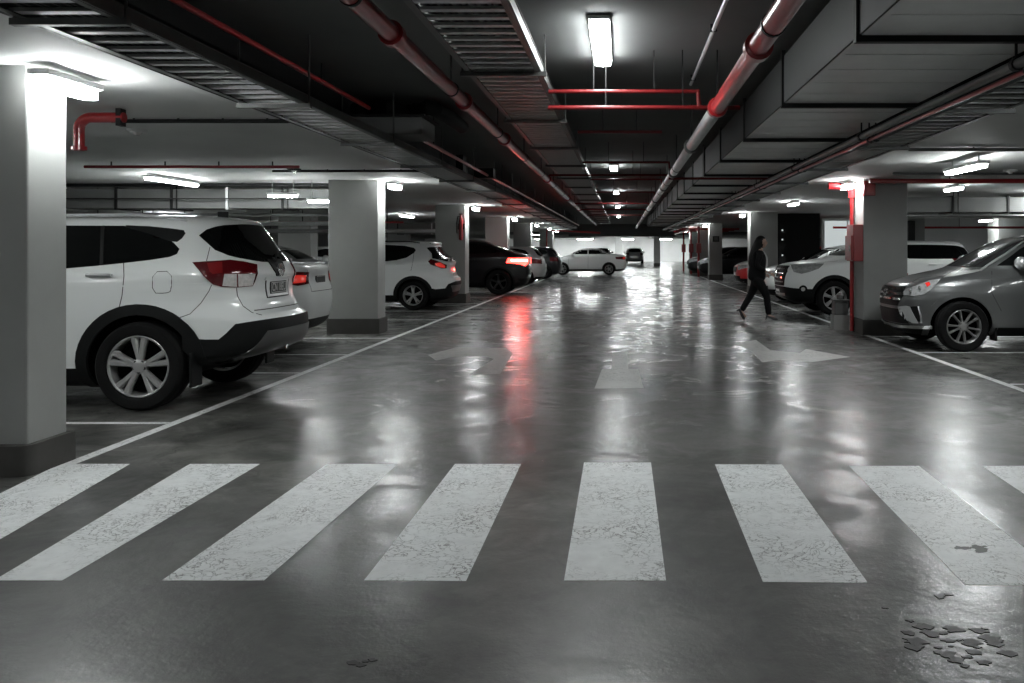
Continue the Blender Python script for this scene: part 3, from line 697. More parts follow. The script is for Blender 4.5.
class Car:
    def __init__(s, label, group, X0, Y0, levels, paint, R=.34, wb=2.65, ty=.9, arch=.05, clad=None, rz=PI, N=128, rings=84, lift=()):
        s.root = empty('car', (X0, Y0, 0), rz); tag(s.root, label, 'car', group)
        s.X0, s.Y0, s.rz, s.R, s.wb, s.ty = X0, Y0, rz, R, wb, ty
        s.inv = (Matrix.Translation((X0, Y0, 0)) @ Matrix.Rotation(rz, 4, 'Z')).inverted()
        s.paint = paint
        bm = shell_bm(levels, N, rings, lift); bmesh.ops.recalc_face_normals(bm, faces=bm.faces[:])
        s.bvh = BVHTree.FromBMesh(bm)
        me = bpy.data.meshes.new('body'); bm.to_mesh(me); bm.free()
        cb = MB(); r = R + arch
        for x in (-wb / 2, wb / 2):
            for sg in (1, -1):
                cb.lathe([(r, sg * .55), (r, sg * 1.3)], 56, 'y', (x, 0, R))
        bmesh.ops.recalc_face_normals(cb.bm, faces=cb.bm.faces[:])
        cm = bpy.data.meshes.new('cut'); cb.bm.to_mesh(cm); cb.bm.free()
        o = bpy.data.objects.new('body', me); c = bpy.data.objects.new('cut', cm); COL.objects.link(o); COL.objects.link(c)
        md = o.modifiers.new('b', 'BOOLEAN'); md.operation = 'DIFFERENCE'; md.object = c; md.solver = 'EXACT'
        dg = bpy.context.evaluated_depsgraph_get(); dg.update()
        me2 = bpy.data.meshes.new_from_object(o.evaluated_get(dg)); o.modifiers.clear(); o.data = me2
        bpy.data.objects.remove(c); bpy.data.meshes.remove(me); bpy.data.meshes.remove(cm)
        me2.materials.clear()
        for m in (paint, 'cladding', 'well'): me2.materials.append(MATS[m])
        bm = bmesh.new(); bm.from_mesh(me2)
        for f in bm.faces:
            p = f.calc_center_median(); f.smooth = True; f.material_index = 0
            if min(math.hypot(p.x - x, p.z - R) for x in (-wb / 2, wb / 2)) < r + .002: f.material_index = 2
            elif p.z < (clad or .22) or (f.normal.z < -.45 and p.z < .6) or (lift and p.x < -1.5 and p.z < .5): f.material_index = 1
        for e in bm.edges:
            if len(e.link_faces) == 2: e.smooth = e.calc_face_angle(0) < math.radians(38) and len({f.material_index == 2 for f in e.link_faces}) == 1
        bm.to_mesh(me2); bm.free(); o.parent = s.root; s.body = o
    def ray(s, kind, u, v):
        if kind == 'side': o, d = Vector((u, 3, v)), Vector((0, -1, 0))
        elif kind == 'rear': o, d = Vector((-6, u, v)), Vector((1, 0, 0))
        elif kind == 'front': o, d = Vector((6, u, v)), Vector((-1, 0, 0))
        elif kind == 'top': o, d = Vector((u, v, 4)), Vector((0, 0, -1))
        elif kind == 'rq': o, d = Vector((-5, 0, v)) + Vector((.7071, -.7071, 0)) * 0 + Vector((.7071, -.7071, 0)) * 0, None
        else:
            w = Vector(((u - CX) / F, 1, -(v - CY) / F)); o = s.inv @ Vector((0, 0, H)); d = (s.inv.to_3x3() @ w).normalized()
        hit, n, _, _ = s.bvh.ray_cast(o, d)
        if hit is None:
            t = s.bvh.find_nearest(o + d * max(0, (-o).dot(d))); hit, n = t[0], t[1]
        return hit, n
    def panel(s, name, poly, kind, m, off=.004, cell=.06, mirror=None, parent=None, rnd=0, skirt=.014, clip=False):
        poly = chaikin(poly, rnd) if rnd else poly
        if kind == 'px':
            dist = (Vector((s.X0, s.Y0, 0))).length; cell = cell * F / max(3, dist)
        bm = bmesh.new(); bm.faces.new([bm.verts.new((p[0], p[1], 0)) for p in poly])
        xs, ys = [p[0] for p in poly], [p[1] for p in poly]
        for ax, lo, hi in ((0, min(xs), max(xs)), (1, min(ys), max(ys))):
            n = int((hi - lo) / cell)
            for k in range(1, n + 1):
                c = lo + (hi - lo) * k / (n + 1); co = Vector((c, 0, 0)) if ax == 0 else Vector((0, c, 0)); no = Vector((1, 0, 0)) if ax == 0 else Vector((0, 1, 0))
                bmesh.ops.bisect_plane(bm, geom=bm.verts[:] + bm.edges[:] + bm.faces[:], plane_co=co, plane_no=no)
        bmesh.ops.triangulate(bm, faces=[f for f in bm.faces if len(f.verts) > 4])
        nm = {}
        for v in bm.verts:
            h, n = s.ray(kind, v.co.x, v.co.y); v.co = h + n * off; nm[v] = n
        for f in bm.faces:
            f.normal_update()
            if f.normal.dot(sum((nm[v] for v in f.verts), Vector())) < 0: f.normal_flip()
        if clip:   # keep the left half and mirror it over the centre line
            bmesh.ops.bisect_plane(bm, geom=bm.verts[:] + bm.edges[:] + bm.faces[:], plane_co=(0, 0, 0), plane_no=(0, 1, 0), clear_inner=True)
            for v in bm.verts:
                if v not in nm or not v.is_valid: pass
            r = bmesh.ops.duplicate(bm, geom=bm.verts[:] + bm.edges[:] + bm.faces[:]); nf = [g for g in r['geom'] if isinstance(g, bmesh.types.BMFace)]
            for g in r['geom']:
                if isinstance(g, bmesh.types.BMVert): g.co.y = -g.co.y
            bmesh.ops.reverse_faces(bm, faces=nf); bmesh.ops.remove_doubles(bm, verts=bm.verts[:], dist=.0008)
        bm.normal_update()
        be = [e for e in bm.edges if len(e.link_faces) == 1]
        if be and skirt:
            vn = {v: v.normal.copy() for e in be for v in e.verts}
            r = bmesh.ops.extrude_edge_only(bm, edges=be); nv = [g for g in r['geom'] if isinstance(g, bmesh.types.BMVert)]
            for v in nv:
                src = min(vn, key=lambda w: (w.co - v.co).length_squared); v.co = v.co - vn[src] * skirt
        par = parent or s.root
        bm2 = bm.copy() if mirror == 'y' else None
        o = finish(bm, name, m, par, 'keep')
        if bm2:
            for v in bm2.verts: v.co.y = -v.co.y
            bmesh.ops.reverse_faces(bm2, faces=bm2.faces[:]); o2 = finish(bm2, name, m, par if parent is None else s.twin(parent), 'keep'); s.tw = getattr(s, 'tw', {}); s.tw[o] = o2
        return o
    def twin(s, p): return getattr(s, 'tw', {}).get(p, p)
    def strip(s, name, pts, kind, w, m='seam', off=.002, mirror=None, step=.04, h=.0):
        P = []
        for a, b_ in zip(pts, pts[1:]):
            L = math.hypot(a[0] - b_[0], a[1] - b_[1]); k = max(1, int(L / (step if kind != 'px' else step * F / max(3, s.Y0))))
            for i in range(k): P.append((a[0] + (b_[0] - a[0]) * i / k, a[1] + (b_[1] - a[1]) * i / k))
        P.append(pts[-1]); Hs = [s.ray(kind, *p) for p in P]
        def mk(sg):
            bm = bmesh.new(); prev = None
            for i, (p, n) in enumerate(Hs):
                t = (Hs[min(i + 1, len(Hs) - 1)][0] - Hs[max(i - 1, 0)][0]).normalized(); sd = t.cross(n).normalized() * w / 2
                q = [p + sd - n * .003, p + sd + n * (off + h), p - sd + n * (off + h), p - sd - n * .003]
                r = [bm.verts.new((v.x, v.y * sg, v.z)) for v in q]
                if prev:
                    for k in range(4): bm.faces.new((prev[k], prev[(k + 1) % 4], r[(k + 1) % 4], r[k]))
                else: bm.faces.new(r)
                prev = r
            bm.faces.new(prev[::-1]); return finish(bm, name, m, s.root, 30)
        mk(1)
        if mirror: mk(-1)
    def arch_trim(s, m='cladding', w=.085, a0=-30, a1=210, off=.018, r0=None, drop=True):
        r = (r0 or s.R + .045)
        for x in (-s.wb / 2, s.wb / 2):
            pts = []
            for k in range(29):
                a = math.radians(a0 + (a1 - a0) * k / 28); pts.append((x + r * math.cos(a), s.R + r * math.sin(a)))
            for k in range(29):
                a = math.radians(a1 + (a0 - a1) * k / 28); pts.append((x + (r + w) * math.cos(a), max(.2, s.R + (r + w) * math.sin(a))))
            s.panel('wheel_arch_trim', pts, 'side', m, off, .07, 'y', skirt=.03)
    def wheels(s, style='twin5', rim='rim_metal', W=.225, rr=.66):
        R = s.R; Rr = R * rr; proto = None
        h = W / 2
        tb = MB(); tb.lathe([(Rr * .98, -h * .8), (Rr * 1.06, -h), (R * .93, -h * .98), (R * .985, -h * .8), (R, -h * .6), (R, -h * .2), (R * .985, -h * .16), (R * .985, -h * .12), (R, -h * .08), (R, h * .08), (R * .985, h * .12), (R * .985, h * .16), (R, h * .2), (R, h * .6), (R * .985, h * .8), (R * .93, h * .98), (Rr * 1.1, h), (Rr * 1.04, h * .93), (Rr * .98, h * .8)], 48, cap=False)
        ty = tb.build('wheel', 'rubber', s.root, 35)
        rb = MB(); rb.lathe([(Rr * .90, -h * .7), (Rr * .99, -h * .72), (Rr * 1.02, h * .86), (Rr * .985, h * .92), (Rr * .93, h * .80), (Rr * .90, h * .1)], 40, cap=False)
        def spoke(a, w0, w1, r0=.045, r1=Rr * .95, y0=h * .62, y1=h * .74, th=.03, skew=0):
            ca, sa = math.cos(a), math.sin(a); vs = []
            for r, w, y, sk in ((r0, w0, y0, 0), ((r0 + r1) / 2, (w0 + w1) / 2 * .9, (y0 + y1) / 2 + .004, skew / 2), (r1, w1, y1, skew)):
                for du, dy in ((-w / 2, 0), (-w / 2 * .55, .014), (w / 2 * .55, .014), (w / 2, 0), (w / 2, -th), (-w / 2, -th)):
                    u = du + sk; vs.append(rb.bm.verts.new((r * ca - u * sa, y + dy, r * sa + u * ca)))
            for b_ in (0, 6):
                for k in range(6): rb.bm.faces.new((vs[b_ + k], vs[b_ + (k + 1) % 6], vs[b_ + 6 + (k + 1) % 6], vs[b_ + 6 + k]))
            rb.bm.faces.new(vs[0:6][::-1]); rb.bm.faces.new(vs[12:18])
        if style == 'twin5':
            for k in range(5):
                a = PI / 2 + 2 * PI * k / 5; spoke(a - .05, .045, .062, skew=-.034); spoke(a + .05, .045, .062, skew=.034)
        elif style == 'six':
            for k in range(6): spoke(PI / 2 + 2 * PI * k / 6, .055, .085)
        elif style == 'y5':
            for k in range(5): spoke(PI / 2 + 2 * PI * k / 5, .05, .03, skew=.035); spoke(PI / 2 + 2 * PI * k / 5, .05, .03, skew=-.035)
        elif style == 'ten':
            for k in range(10): spoke(PI / 2 + 2 * PI * k / 10 + (.06 if k % 2 else -.06), .026, .034)
        else:
            for k in range(5): spoke(PI / 2 + 2 * PI * k / 5, .07, .06)
        rb.lathe([(.062, h * .3), (.066, h * .72), (.05, h * .80), (.03, h * .83)], 20)
        ro = rb.build('rim', rim, ty, 40)
        db = MB(); db.lathe([(Rr * .88, -h * .1), (Rr * .88, h * .05)], 30); db.build('wheel_well_disc', 'well', ty, 40)
        nb = MB()
        for k in range(5):
            a = PI / 2 + PI / 5 + 2 * PI * k / 5; nb.lathe([(.013, h * .70), (.013, h * .80)], 10, 'y', (.048 * math.cos(a) * 1.0, 0, .048 * math.sin(a)))
        nb.build('wheel_nuts', 'rim_dark', ty, 40)
        n = 0
        for x in (-s.wb / 2, s.wb / 2):
            for sg in (1, -1):
                o = ty if n == 0 else copy_tree(ty, s.root)
                o.location = (x, sg * (s.ty - h), R); o.rotation_euler = (0, random.uniform(-.3, .3) if n else 0, 0 if sg > 0 else PI); n += 1
    def mirror_wing(s, x, z, m=None, y=.93):
        for sg in (1, -1):
            b = MB(); b.lathe([(.02, -.10), (.07, -.09), (.095, -.02), (.09, .05), (.06, .10), (.02, .115)], 16, 'y', (0, 0, 0))
            for v in b.bm.verts: v.co = Vector((x + v.co.x * .75, sg * (y + .085 + v.co.y), z + v.co.z * .95))
            o = b.build('wing_mirror', m or s.paint, s.root, 50)
            b = MB(); b.box(x - .03, x + .02, sg * (y - .06) - .06, sg * (y - .06) + .06, z - .06, z - .025); b.build('mirror_stalk', 'cladding', o)
    def handle(s, x, z, m=None, L=.17):
        h, n = s.ray('side', x, z)
        for sg in (1, -1):
            b = MB(); b.box(x - L / 2, x + L / 2, h.y + .012, h.y + .036, z - .014, z + .014, .007); b.box(x - L / 2 + .005, x - L / 2 + .03, h.y - .03, h.y + .015, z - .01, z + .01); b.box(x + L / 2 - .03, x + L / 2 - .005, h.y - .03, h.y + .015, z - .01, z + .01)
            if sg < 0:
                for v in b.bm.verts: v.co.y = -v.co.y
            b.build('door_handle', m or s.paint, s.root, 40)
    def plate(s, end, z, w=.37, h=.13, txt=None, dark=True, y=0.0, out=.006, x=None):
        hit, n = s.ray(end, y, z); sg = -1 if end == 'rear' else 1
        X = (hit.x if x is None else x) + sg * out
        b = MB(); b.box(X - .008, X + .008, y - w / 2, y + w / 2, z - h / 2, z + h / 2, .004)
        o = b.build('number_plate', 'plate_black' if dark else 'plate_white', s.root)
        b = MB(); xs = X + sg * .0085
        for (a0, a1, c0, c1) in ((-w / 2 + .006, w / 2 - .006, h / 2 - .014, h / 2 - .008), (-w / 2 + .006, w / 2 - .006, -h / 2 + .008, -h / 2 + .014), (-w / 2 + .006, -w / 2 + .012, -h / 2 + .01, h / 2 - .01), (w / 2 - .012, w / 2 - .006, -h / 2 + .01, h / 2 - .01)):
            b.box(xs - .001, xs + .001, y + a0, y + a1, z + c0, z + c1)
        b.build('plate_border', 'plate_white' if dark else 'plate_black', o)
        if txt:
            cu = bpy.data.curves.new('t', 'FONT'); cu.body = txt; cu.size = h * .92; cu.align_x = 'CENTER'; cu.align_y = 'CENTER'; cu.extrude = .001
            to = bpy.data.objects.new('t', cu); COL.objects.link(to); bpy.context.view_layer.update()
            me = bpy.data.meshes.new_from_object(to.evaluated_get(bpy.context.evaluated_depsgraph_get())); bpy.data.objects.remove(to)
            wd = max(v.co.x for v in me.vertices) - min(v.co.x for v in me.vertices); k = min(1, (w * .84) / wd)
            for v in me.vertices:   # text runs along -y seen from behind, +y seen from the front
                u, t = v.co.x * k, v.co.y; v.co = Vector((xs + sg * (.0012 + v.co.z * 0.3), y + (-u if end == 'rear' else u), z + t))
            me.materials.append(MATS['plate_white' if dark else 'plate_black'])
            lo = bpy.data.objects.new('lettering', me); COL.objects.link(lo); lo.parent = o
        return o

SUV = [(.19, -1.95, 1.95, .70, 5, 4), (.24, -2.12, 2.10, .80, 5, 4), (.33, -2.24, 2.22, .86, 5, 4), (.50, -2.31, 2.29, .895, 4.5, 4), (.68, -2.345, 2.31, .905, 4.2, 4),
       (.765, -2.335, 2.30, .908, 4.2, 4), (.80, -2.27, 2.29, .91, 4.5, 4), (.95, -2.20, 2.22, .912, 4.2, 3.6), (1.03, -2.19, 2.02, .91, 4.2, 3.4), (1.10, -2.195, 1.60, .905, 4, 3.4),
       (1.17, -2.215, 1.15, .888, 4, 3.6), (1.24, -2.19, .98, .855, 4, 4), (1.40, -2.08, .66, .785, 4, 4.5), (1.54, -1.98, .36, .72, 4, 4.5), (1.62, -1.93, .12, .665, 4, 4),
       (1.665, -1.90, -.05, .60, 4, 3.5), (1.695, -1.80, -.3, .48, 4, 3.5), (1.715, -1.5, -.5, .3, 3, 3), (1.722, -1.1, -.8, .1, 2, 2)]
SEDAN = [(.2, -2.0, 1.95, .68, 5, 4), (.28, -2.22, 2.15, .80, 5, 4), (.45, -2.33, 2.27, .86, 4.5, 4), (.62, -2.36, 2.30, .88, 4.5, 3.8), (.78, -2.34, 2.27, .885, 4.5, 3.8), (.88, -2.30, 2.12, .885, 4.5, 3.6),
         (.95, -2.29, 1.8, .88, 4.5, 3.6), (1.02, -2.29, 1.3, .87, 4.5, 3.6), (1.07, -2.26, 1.0, .85, 4.5, 4), (1.10, -1.9, .9, .82, 4, 4), (1.14, -1.5, .8, .79, 4, 4), (1.25, -1.2, .58, .73, 4, 4.5),
         (1.37, -.95, .3, .65, 4, 4), (1.43, -.75, .05, .55, 3.5, 3.5), (1.46, -.5, -.1, .35, 3, 3), (1.465, -.4, -.25, .1, 2, 2)]
HATCH = [(.2, -1.8, 1.8, .68, 5, 4), (.28, -1.95, 1.95, .80, 5, 4), (.45, -2.03, 2.05, .86, 4.5, 4), (.62, -2.05, 2.08, .88, 4.5, 3.8), (.78, -2.03, 2.05, .885, 4.5, 3.8), (.88, -1.99, 1.9, .885, 4.5, 3.6),
         (.95, -1.97, 1.7, .88, 4.5, 3.6), (1.02, -1.95, 1.25, .87, 4.5, 3.6), (1.08, -1.92, 1.0, .85, 4.5, 4), (1.25, -1.8, .68, .76, 4, 4.5),
         (1.40, -1.66, .35, .67, 4, 4), (1.47, -1.55, .1, .58, 3.5, 3.5), (1.50, -1.3, -.1, .38, 3, 3), (1.51, -.9, -.35, .1, 2, 2)]
def scaled(L, sx=1, sy=1, sz=1, dx=0): return [(a * sz, b_ * sx + dx, c * sx + dx, d * sy, e, f) for a, b_, c, d, e, f in L]

# --- large white SUV on the left ------------------------------------------------
c = Car('large white SUV parked rear to the lane behind the first pillar', 'cars of the left row', -5.52, 8.3, SUV, 'white_paint', R=.385, wb=2.70, ty=.905, arch=.07, clad=.36, lift=[(-1.5, .31, -2.2, .43), (1.75, .2, 2.2, .3)])
c.wheels('twin5', rr=.69, W=.235)
c.arch_trim(w=.095, r0=.445, a0=-28, a1=205)
W_ = [(40, 226.3), (66, 225.8), (124, 226), (147, 231.5), (165, 237), (174, 243), (179.5, 249), (177, 254), (169.5, 257), (150, 260), (124.4, 263), (95, 266), (66, 268.5), (40, 270)]
c.panel('side_window', W_, 'px', 'glass', .004, .05, 'y')
c.panel('quarter_trim', [(126, 225.6), (150, 226.6), (172, 228.8), (184, 230.5), (185.5, 233.5), (182, 238.5), (177, 242), (168, 241), (150, 234), (126, 227.5)], 'px', 'cladding', .006, .05, 'y')
c.panel('side_window', [(-.05, 1.31), (.62, 1.33), (.30, 1.52), (.05, 1.60), (-.05, 1.60)], 'side', 'glass', .004, .06, 'y')
c.strip('window_divider', [(103, 226), (101.5, 265)], 'px', .03, 'cladding', .006, True)
c.strip('door_seam', [(123.6, 263), (124, 276), (122, 296), (118.5, 310)], 'px', .007, 'seam', .001, True)
c.strip('door_seam', [(-.10, .38), (-.12, .9), (-.07, 1.3)], 'side', .007, 'seam', .001, True)
c.strip('panel_seam', [(180, 317.5), (190, 314), (201, 303), (209, 291), (211.5, 285)], 'px', .006, 'seam', .001, True)
c.strip('panel_seam', [(210, 247), (206.5, 261)], 'px', .006, 'seam', .001, True)
fl_ = c.panel('fuel_flap', chaikin([(152.8, 272), (171.5, 271.2), (171.6, 291), (166, 293.3), (152.4, 293)], 1), 'px', 'white_paint', .003, .05)
c.strip('flap_gap', chaikin([(152.8, 272), (171.5, 271.2), (171.6, 291), (166, 293.3), (152.4, 293)], 1) + [(157.5, 271.8)], 'px', .006, 'seam', .0035)
c.handle(-1.02, 1.175, 'silver_paint', .22); c.handle(.12, 1.175, 'silver_paint', .22)
T_ = [(192.4, 262.7), (209, 261.6), (220, 261), (229.8, 260.2), (243, 262), (256.2, 264.9), (256.9, 273.7), (254.5, 280), (251.8, 286.1), (237, 287.6), (222, 287), (213, 284.5), (203.4, 276)]
tl = c.panel('tail_light', T_, 'px', 'tail_red', .012, .04, 'y', skirt=.03)
c.panel('reversing_lens', [(224, 274.2), (254.2, 274.2), (251.6, 285.6), (237, 287), (222, 286.2)], 'px', 'lens', .015, .04, 'y', parent=tl)
c.panel('brake_lens', [(207, 263.5), (222, 262.6), (222.5, 273.5), (213, 274.5), (209.5, 272)], 'px', 'tail_red_mid', .0145, .04, 'y', parent=tl)
c.strip('lens_divider', [(236.6, 274.4), (236.8, 287)], 'px', .012, 'tail_red', .018, True)
G_ = [(199, 235.6), (206.4, 229.8), (215, 227), (224, 225.4), (240, 224.5), (262, 225), (290, 240), (290, 262.5), (262, 262), (253.2, 260.5), (240, 258.2), (228.3, 255.4), (215, 250)]
c.panel('rear_window', G_, 'px', 'glass', .005, .05, clip=True)
c.panel('tailgate_garnish', [(-.17, 1.30), (.17, 1.30), (.13, 1.20), (.07, 1.145), (-.07, 1.145), (-.13, 1.20)], 'rear', 'cladding', .012, .05)
bx = c.ray('rear', 0, 1.20)[0].x
b = MB(); b.lathe([(.048, -.012), (.062, -.016), (.062, .006), (.048, .006)], 28, 'x', (bx - .014, 0, 1.20)); b.box(bx - .034, bx - .016, -.072, .072, 1.188, 1.212, .003); b.build('badge', 'chrome', c.root, 40)
c.panel('plate_recess', [(-.27, 1.115), (.27, 1.115), (.25, .945), (-.25, .945)], 'rear', 'white_paint', .006, .05)
c.strip('recess_edge', [(-.27, 1.115), (-.25, .945), (.25, .945), (.27, 1.115)], 'rear', .012, 'seam', .007)
c.strip('chrome_strip', [(-.30, 1.125), (.30, 1.125)], 'rear', .03, 'white_paint', .012)
c.plate('rear', 1.035, .37, .115, 'CN 18EU', True, out=.012)
c.strip('tailgate_seam', [(236.5, 288), (237.5, 296), (243, 306), (252, 312.5), (262, 315)], 'px', .007, 'seam', .001, True)
c.strip('tailgate_seam', [(-.52, .845), (.52, .845)], 'rear', .009, 'seam', .001)
wp = c.ray('rear', 0, 1.31)[0]
b = MB(); q = [c.ray('rear', yy, zz) for yy, zz in ((0, 1.29), (-.1, 1.34), (-.25, 1.365), (-.38, 1.37))]; b.tube([p + n * .022 for p, n in q], .008, 8); b.lathe([(.02, -.03), (.025, .0), (.02, .02)], 12, 'x', (wp.x - .01, 0, 1.295)); b.build('wiper', 'cladding', c.root, 40)
B_ = [(182, 330), (187, 338.3), (205, 339.5), (218.7, 339.4), (226.3, 333), (235.2, 324), (258, 320.5), (285, 316.5), (312, 312), (316, 321), (312, 340), (300, 345), (270, 350), (248, 351), (220, 355), (189.5, 356), (183, 350)]
c.panel('rear_bumper', B_, 'px', 'cladding', .014, .05, clip=True, skirt=.03)
c.panel('skid_plate', [(-.66, .44), (-.50, .66), (.50, .66), (.66, .44), (.4, .38), (-.4, .38)], 'rear', 'skid', .022, .06, skirt=.03)
xr_ = c.ray('rear', 0, .45)[0].x
b = MB(); b.box(xr_ - .05, xr_ + .05, -.10, .10, .46, .54, .01); b.lathe([(.025, -.04), (.025, .04)], 14, 'z', (xr_ - .09, 0, .50)); b.lathe([(.012, .03), (.03, .06), (.028, .1), (.01, .115)], 14, 'z', (xr_ - .09, 0, .50)); b.box(xr_ - .12, xr_, -.03, .03, .44, .48); b.build('tow_bar', 'chrome', c.root, 40)
for sg in (1, -1):
    b = MB()
    P = []
    for k in range(17):
        x = -1.62 + 1.75 * k / 16; hit = c.ray('top', x, sg * .585)[0]; P.append(Vector((x, sg * .585, hit.z + .035 * min(1, 4 * min(k, 16 - k) / 16))))
    b.tube(P, .014, 8); b.build('roof_rail', 'galv', c.root, 40)
for x in (-1.35, 1.35):
    for sg in (1, -1):
        MB().box(x - .455, x - .43, sg * .79 - .11, sg * .79 + .09, .20, .50, .01).build('mud_flap', 'cladding', c.root)
c.panel('windscreen', [(-.66, 1.25), (.66, 1.25), (.56, 1.58), (-.56, 1.58)], 'front', 'glass', .004, .08)
c.panel('headlight', [(.42, .98), (.84, 1.02), (.80, .86), (.45, .84)], 'front', 'lens_front', .01, .06, 'y')
c.panel('grille', [(-.38, .96), (.38, .96), (.30, .62), (-.30, .62)], 'front', 'cladding', .012, .06)
c.mirror_wing(.78, 1.27)
c.strip('shoulder_crease', [(-2.0, 1.10), (-1.4, 1.085), (-.3, 1.06), (1.2, 1.04)], 'side', .012, 'white_paint', .004, True)
MB().box(-1.72, -1.62, -.012, .012, 1.70, 1.76, .005).build('roof_antenna', 'cladding', c.root)
WHITE_SUV = c

# --- white sedan between the SUV and the pillar ------------------------------------
def sedan_details(c, z=1.0, plate='rear', lit=False, lev=None, front=True, glass='glass', txt=None, dark=False):
    zz = lambda v: v * z
    c.panel('side_window', [(.62, zz(1.12)), (-.10, zz(1.12)), (-.10, zz(1.40)), (.15, zz(1.385)), (.42, zz(1.28))], 'side', glass, .004, .08, 'y')
    c.panel('side_window', [(-.16, zz(1.12)), (-1.05, zz(1.14)), (-1.18, zz(1.19)), (-.95, zz(1.33)), (-.70, zz(1.39)), (-.16, zz(1.40))], 'side', glass, .004, .08, 'y')
    c.panel('windscreen', [(-.64, zz(1.12)), (.64, zz(1.12)), (.52, zz(1.40)), (-.52, zz(1.40))], 'front', glass, .004, .08)
    c.panel('rear_window', [(-.60, zz(1.15)), (.60, zz(1.15)), (.50, zz(1.39)), (-.50, zz(1.39))], 'rear', glass, .004, .08)
    tl = c.panel('tail_light', [(.40, zz(.99)), (.66, zz(1.0)), (.83, zz(.98)), (.82, zz(.86)), (.62, zz(.82)), (.44, zz(.84))], 'rear', 'tail_red', .012, .05, 'y', skirt=.03)
    c.panel('brake_lens', [(.47, zz(.95)), (.66, zz(.96)), (.66, zz(.85)), (.5, zz(.86))], 'rear', 'tail_red_bright' if not lit else 'tail_lit', .016, .05, 'y', parent=tl)
    c.panel('headlight', [(.45, zz(.80)), (.80, zz(.86)), (.83, zz(.78)), (.5, zz(.66))], 'front', 'lens_front', .012, .05, 'y', skirt=.03)
    c.panel('grille', [(-.40, zz(.78)), (.40, zz(.78)), (.34, zz(.60)), (-.34, zz(.60))], 'front', 'cladding', .012, .08)
    c.panel('air_intake', [(-.55, zz(.46)), (.55, zz(.46)), (.48, zz(.32)), (-.48, zz(.32))], 'front', 'cladding', .012, .08)
    c.strip('door_seam', [(-.13, zz(.32)), (-.14, zz(1.12))], 'side', .008, 'seam', .001, True); c.strip('door_seam', [(.95, zz(.32)), (.88, zz(1.02))], 'side', .008, 'seam', .001, True)
    c.strip('boot_seam', [(-.42, zz(1.05)), (-.42, zz(.74)), (.42, zz(.74)), (.42, zz(1.05))], 'rear', .008, 'seam', .001)
    c.handle(-.62, zz(.97)); c.handle(.30, zz(.97)); c.mirror_wing(.70, zz(1.08), y=.86)
    c.plate('rear', zz(.88), .37, .12, txt, dark); c.plate('front', zz(.5), .37, .11, None, False)
L = scaled(SEDAN, 1, 1, 1.09)
c = Car('white sedan parked rear to the lane between large white SUV and second pillar', 'cars of the left row', -6.66, 12.42, L, 'white_paint', R=.33, wb=2.66, ty=.87, arch=.04)
c.wheels('five', W=.2); sedan_details(c, 1.09, dark=True)
c.strip('boot_lip', [(-.70, 1.175), (.70, 1.175)], 'rear', .03, 'white_paint', .03)
c.panel('lower_bumper', [(-.70, .42), (.70, .42), (.62, .27), (-.62, .27)], 'rear', 'cladding', .008, .08)
SED_REF = c

# --- smaller white SUV behind the second pillar --------------------------------------
L = [(a * .925, b_ * .915 - .0, c_ * .93, d * .97, e, f) for a, b_, c_, d, e, f in SUV]
L = [(a, (b_ + (.10 if a > 1.15 else 0)), c_, d, e, f) for a, b_, c_, d, e, f in L]
c = Car('compact white SUV with black wheel arches between second and third left pillar', 'cars of the left row', -4.79 - 1.26, 20.55, L, 'white_paint', R=.335, wb=2.52, ty=.87, arch=.06, clad=.34)
c.wheels('y5', rr=.68); c.arch_trim(w=.07, a0=-25, a1=205)
z6 = lambda p: [(380 + x * 90 / 647, 225 + y * 95 / 683) for x, y in p]
c.panel('side_window', z6([(-60, 150), (35, 143), (180, 150), (245, 165), (258, 180), (245, 200), (190, 235), (120, 252), (35, 262), (-60, 270)]), 'px', 'glass', .004, .06, 'y')
c.panel('side_window', [(-.2, 1.19), (.55, 1.21), (.22, 1.42), (-.2, 1.45)], 'side', 'glass', .004, .08, 'y')
tl = c.panel('tail_light', z6([(345, 262), (365, 245), (400, 255), (440, 270), (478, 285), (475, 312), (440, 312), (390, 295), (360, 282)]), 'px', 'tail_red', .012, .05, 'y', skirt=.03)
c.panel('brake_lens', z6([(395, 275), (430, 270), (465, 290), (465, 308), (430, 305), (400, 292)]), 'px', 'tail_red_bright', .015, .05, 'y', parent=tl)
c.panel('rear_window', z6([(335, 165), (352, 160), (400, 158), (500, 158), (520, 262), (480, 262), (430, 250), (375, 240), (372, 205)]), 'px', 'glass', .005, .06, clip=True)
c.panel('rear_bumper', z6([(370, 455), (400, 462), (470, 455), (490, 425), (540, 405), (620, 395), (620, 480), (540, 505), (400, 525), (375, 510)]), 'px', 'cladding', .014, .06, clip=True, skirt=.03)
c.panel('rear_reflector', [(-.55, .55), (.55, .55), (.45, .40), (-.45, .40)], 'rear', 'skid', .018, .08)
c.plate('rear', .78, .37, .12, None, False)
c.strip('door_seam', z6([(245, 195), (235, 270), (222, 330)]), 'px', .008, 'seam', .001, True)
c.handle(-.98, 1.03); c.handle(.1, 1.03); c.mirror_wing(.7, 1.17, y=.88)
c.strip('roof_spoiler', [(-.48, 1.52), (.48, 1.52)], 'rear', .05, 'white_paint', .04)
c.panel('windscreen', [(-.62, 1.17), (.62, 1.17), (.5, 1.45), (-.5, 1.45)], 'front', 'glass', .004, .1)
c.panel('headlight', [(.42, .90), (.80, .94), (.76, .79), (.45, .78)], 'front', 'lens_front', .01, .08, 'y')
for sg in (1, -1):
    P = [Vector((-1.35 + 1.5 * k / 12, sg * .56, c.ray('top', -1.35 + 1.5 * k / 12, sg * .56)[0].z + .03 * min(1, min(k, 12 - k) / 2))) for k in range(13)]
    MB().tube(P, .013, 8).build('roof_rail', 'cladding', c.root, 40)

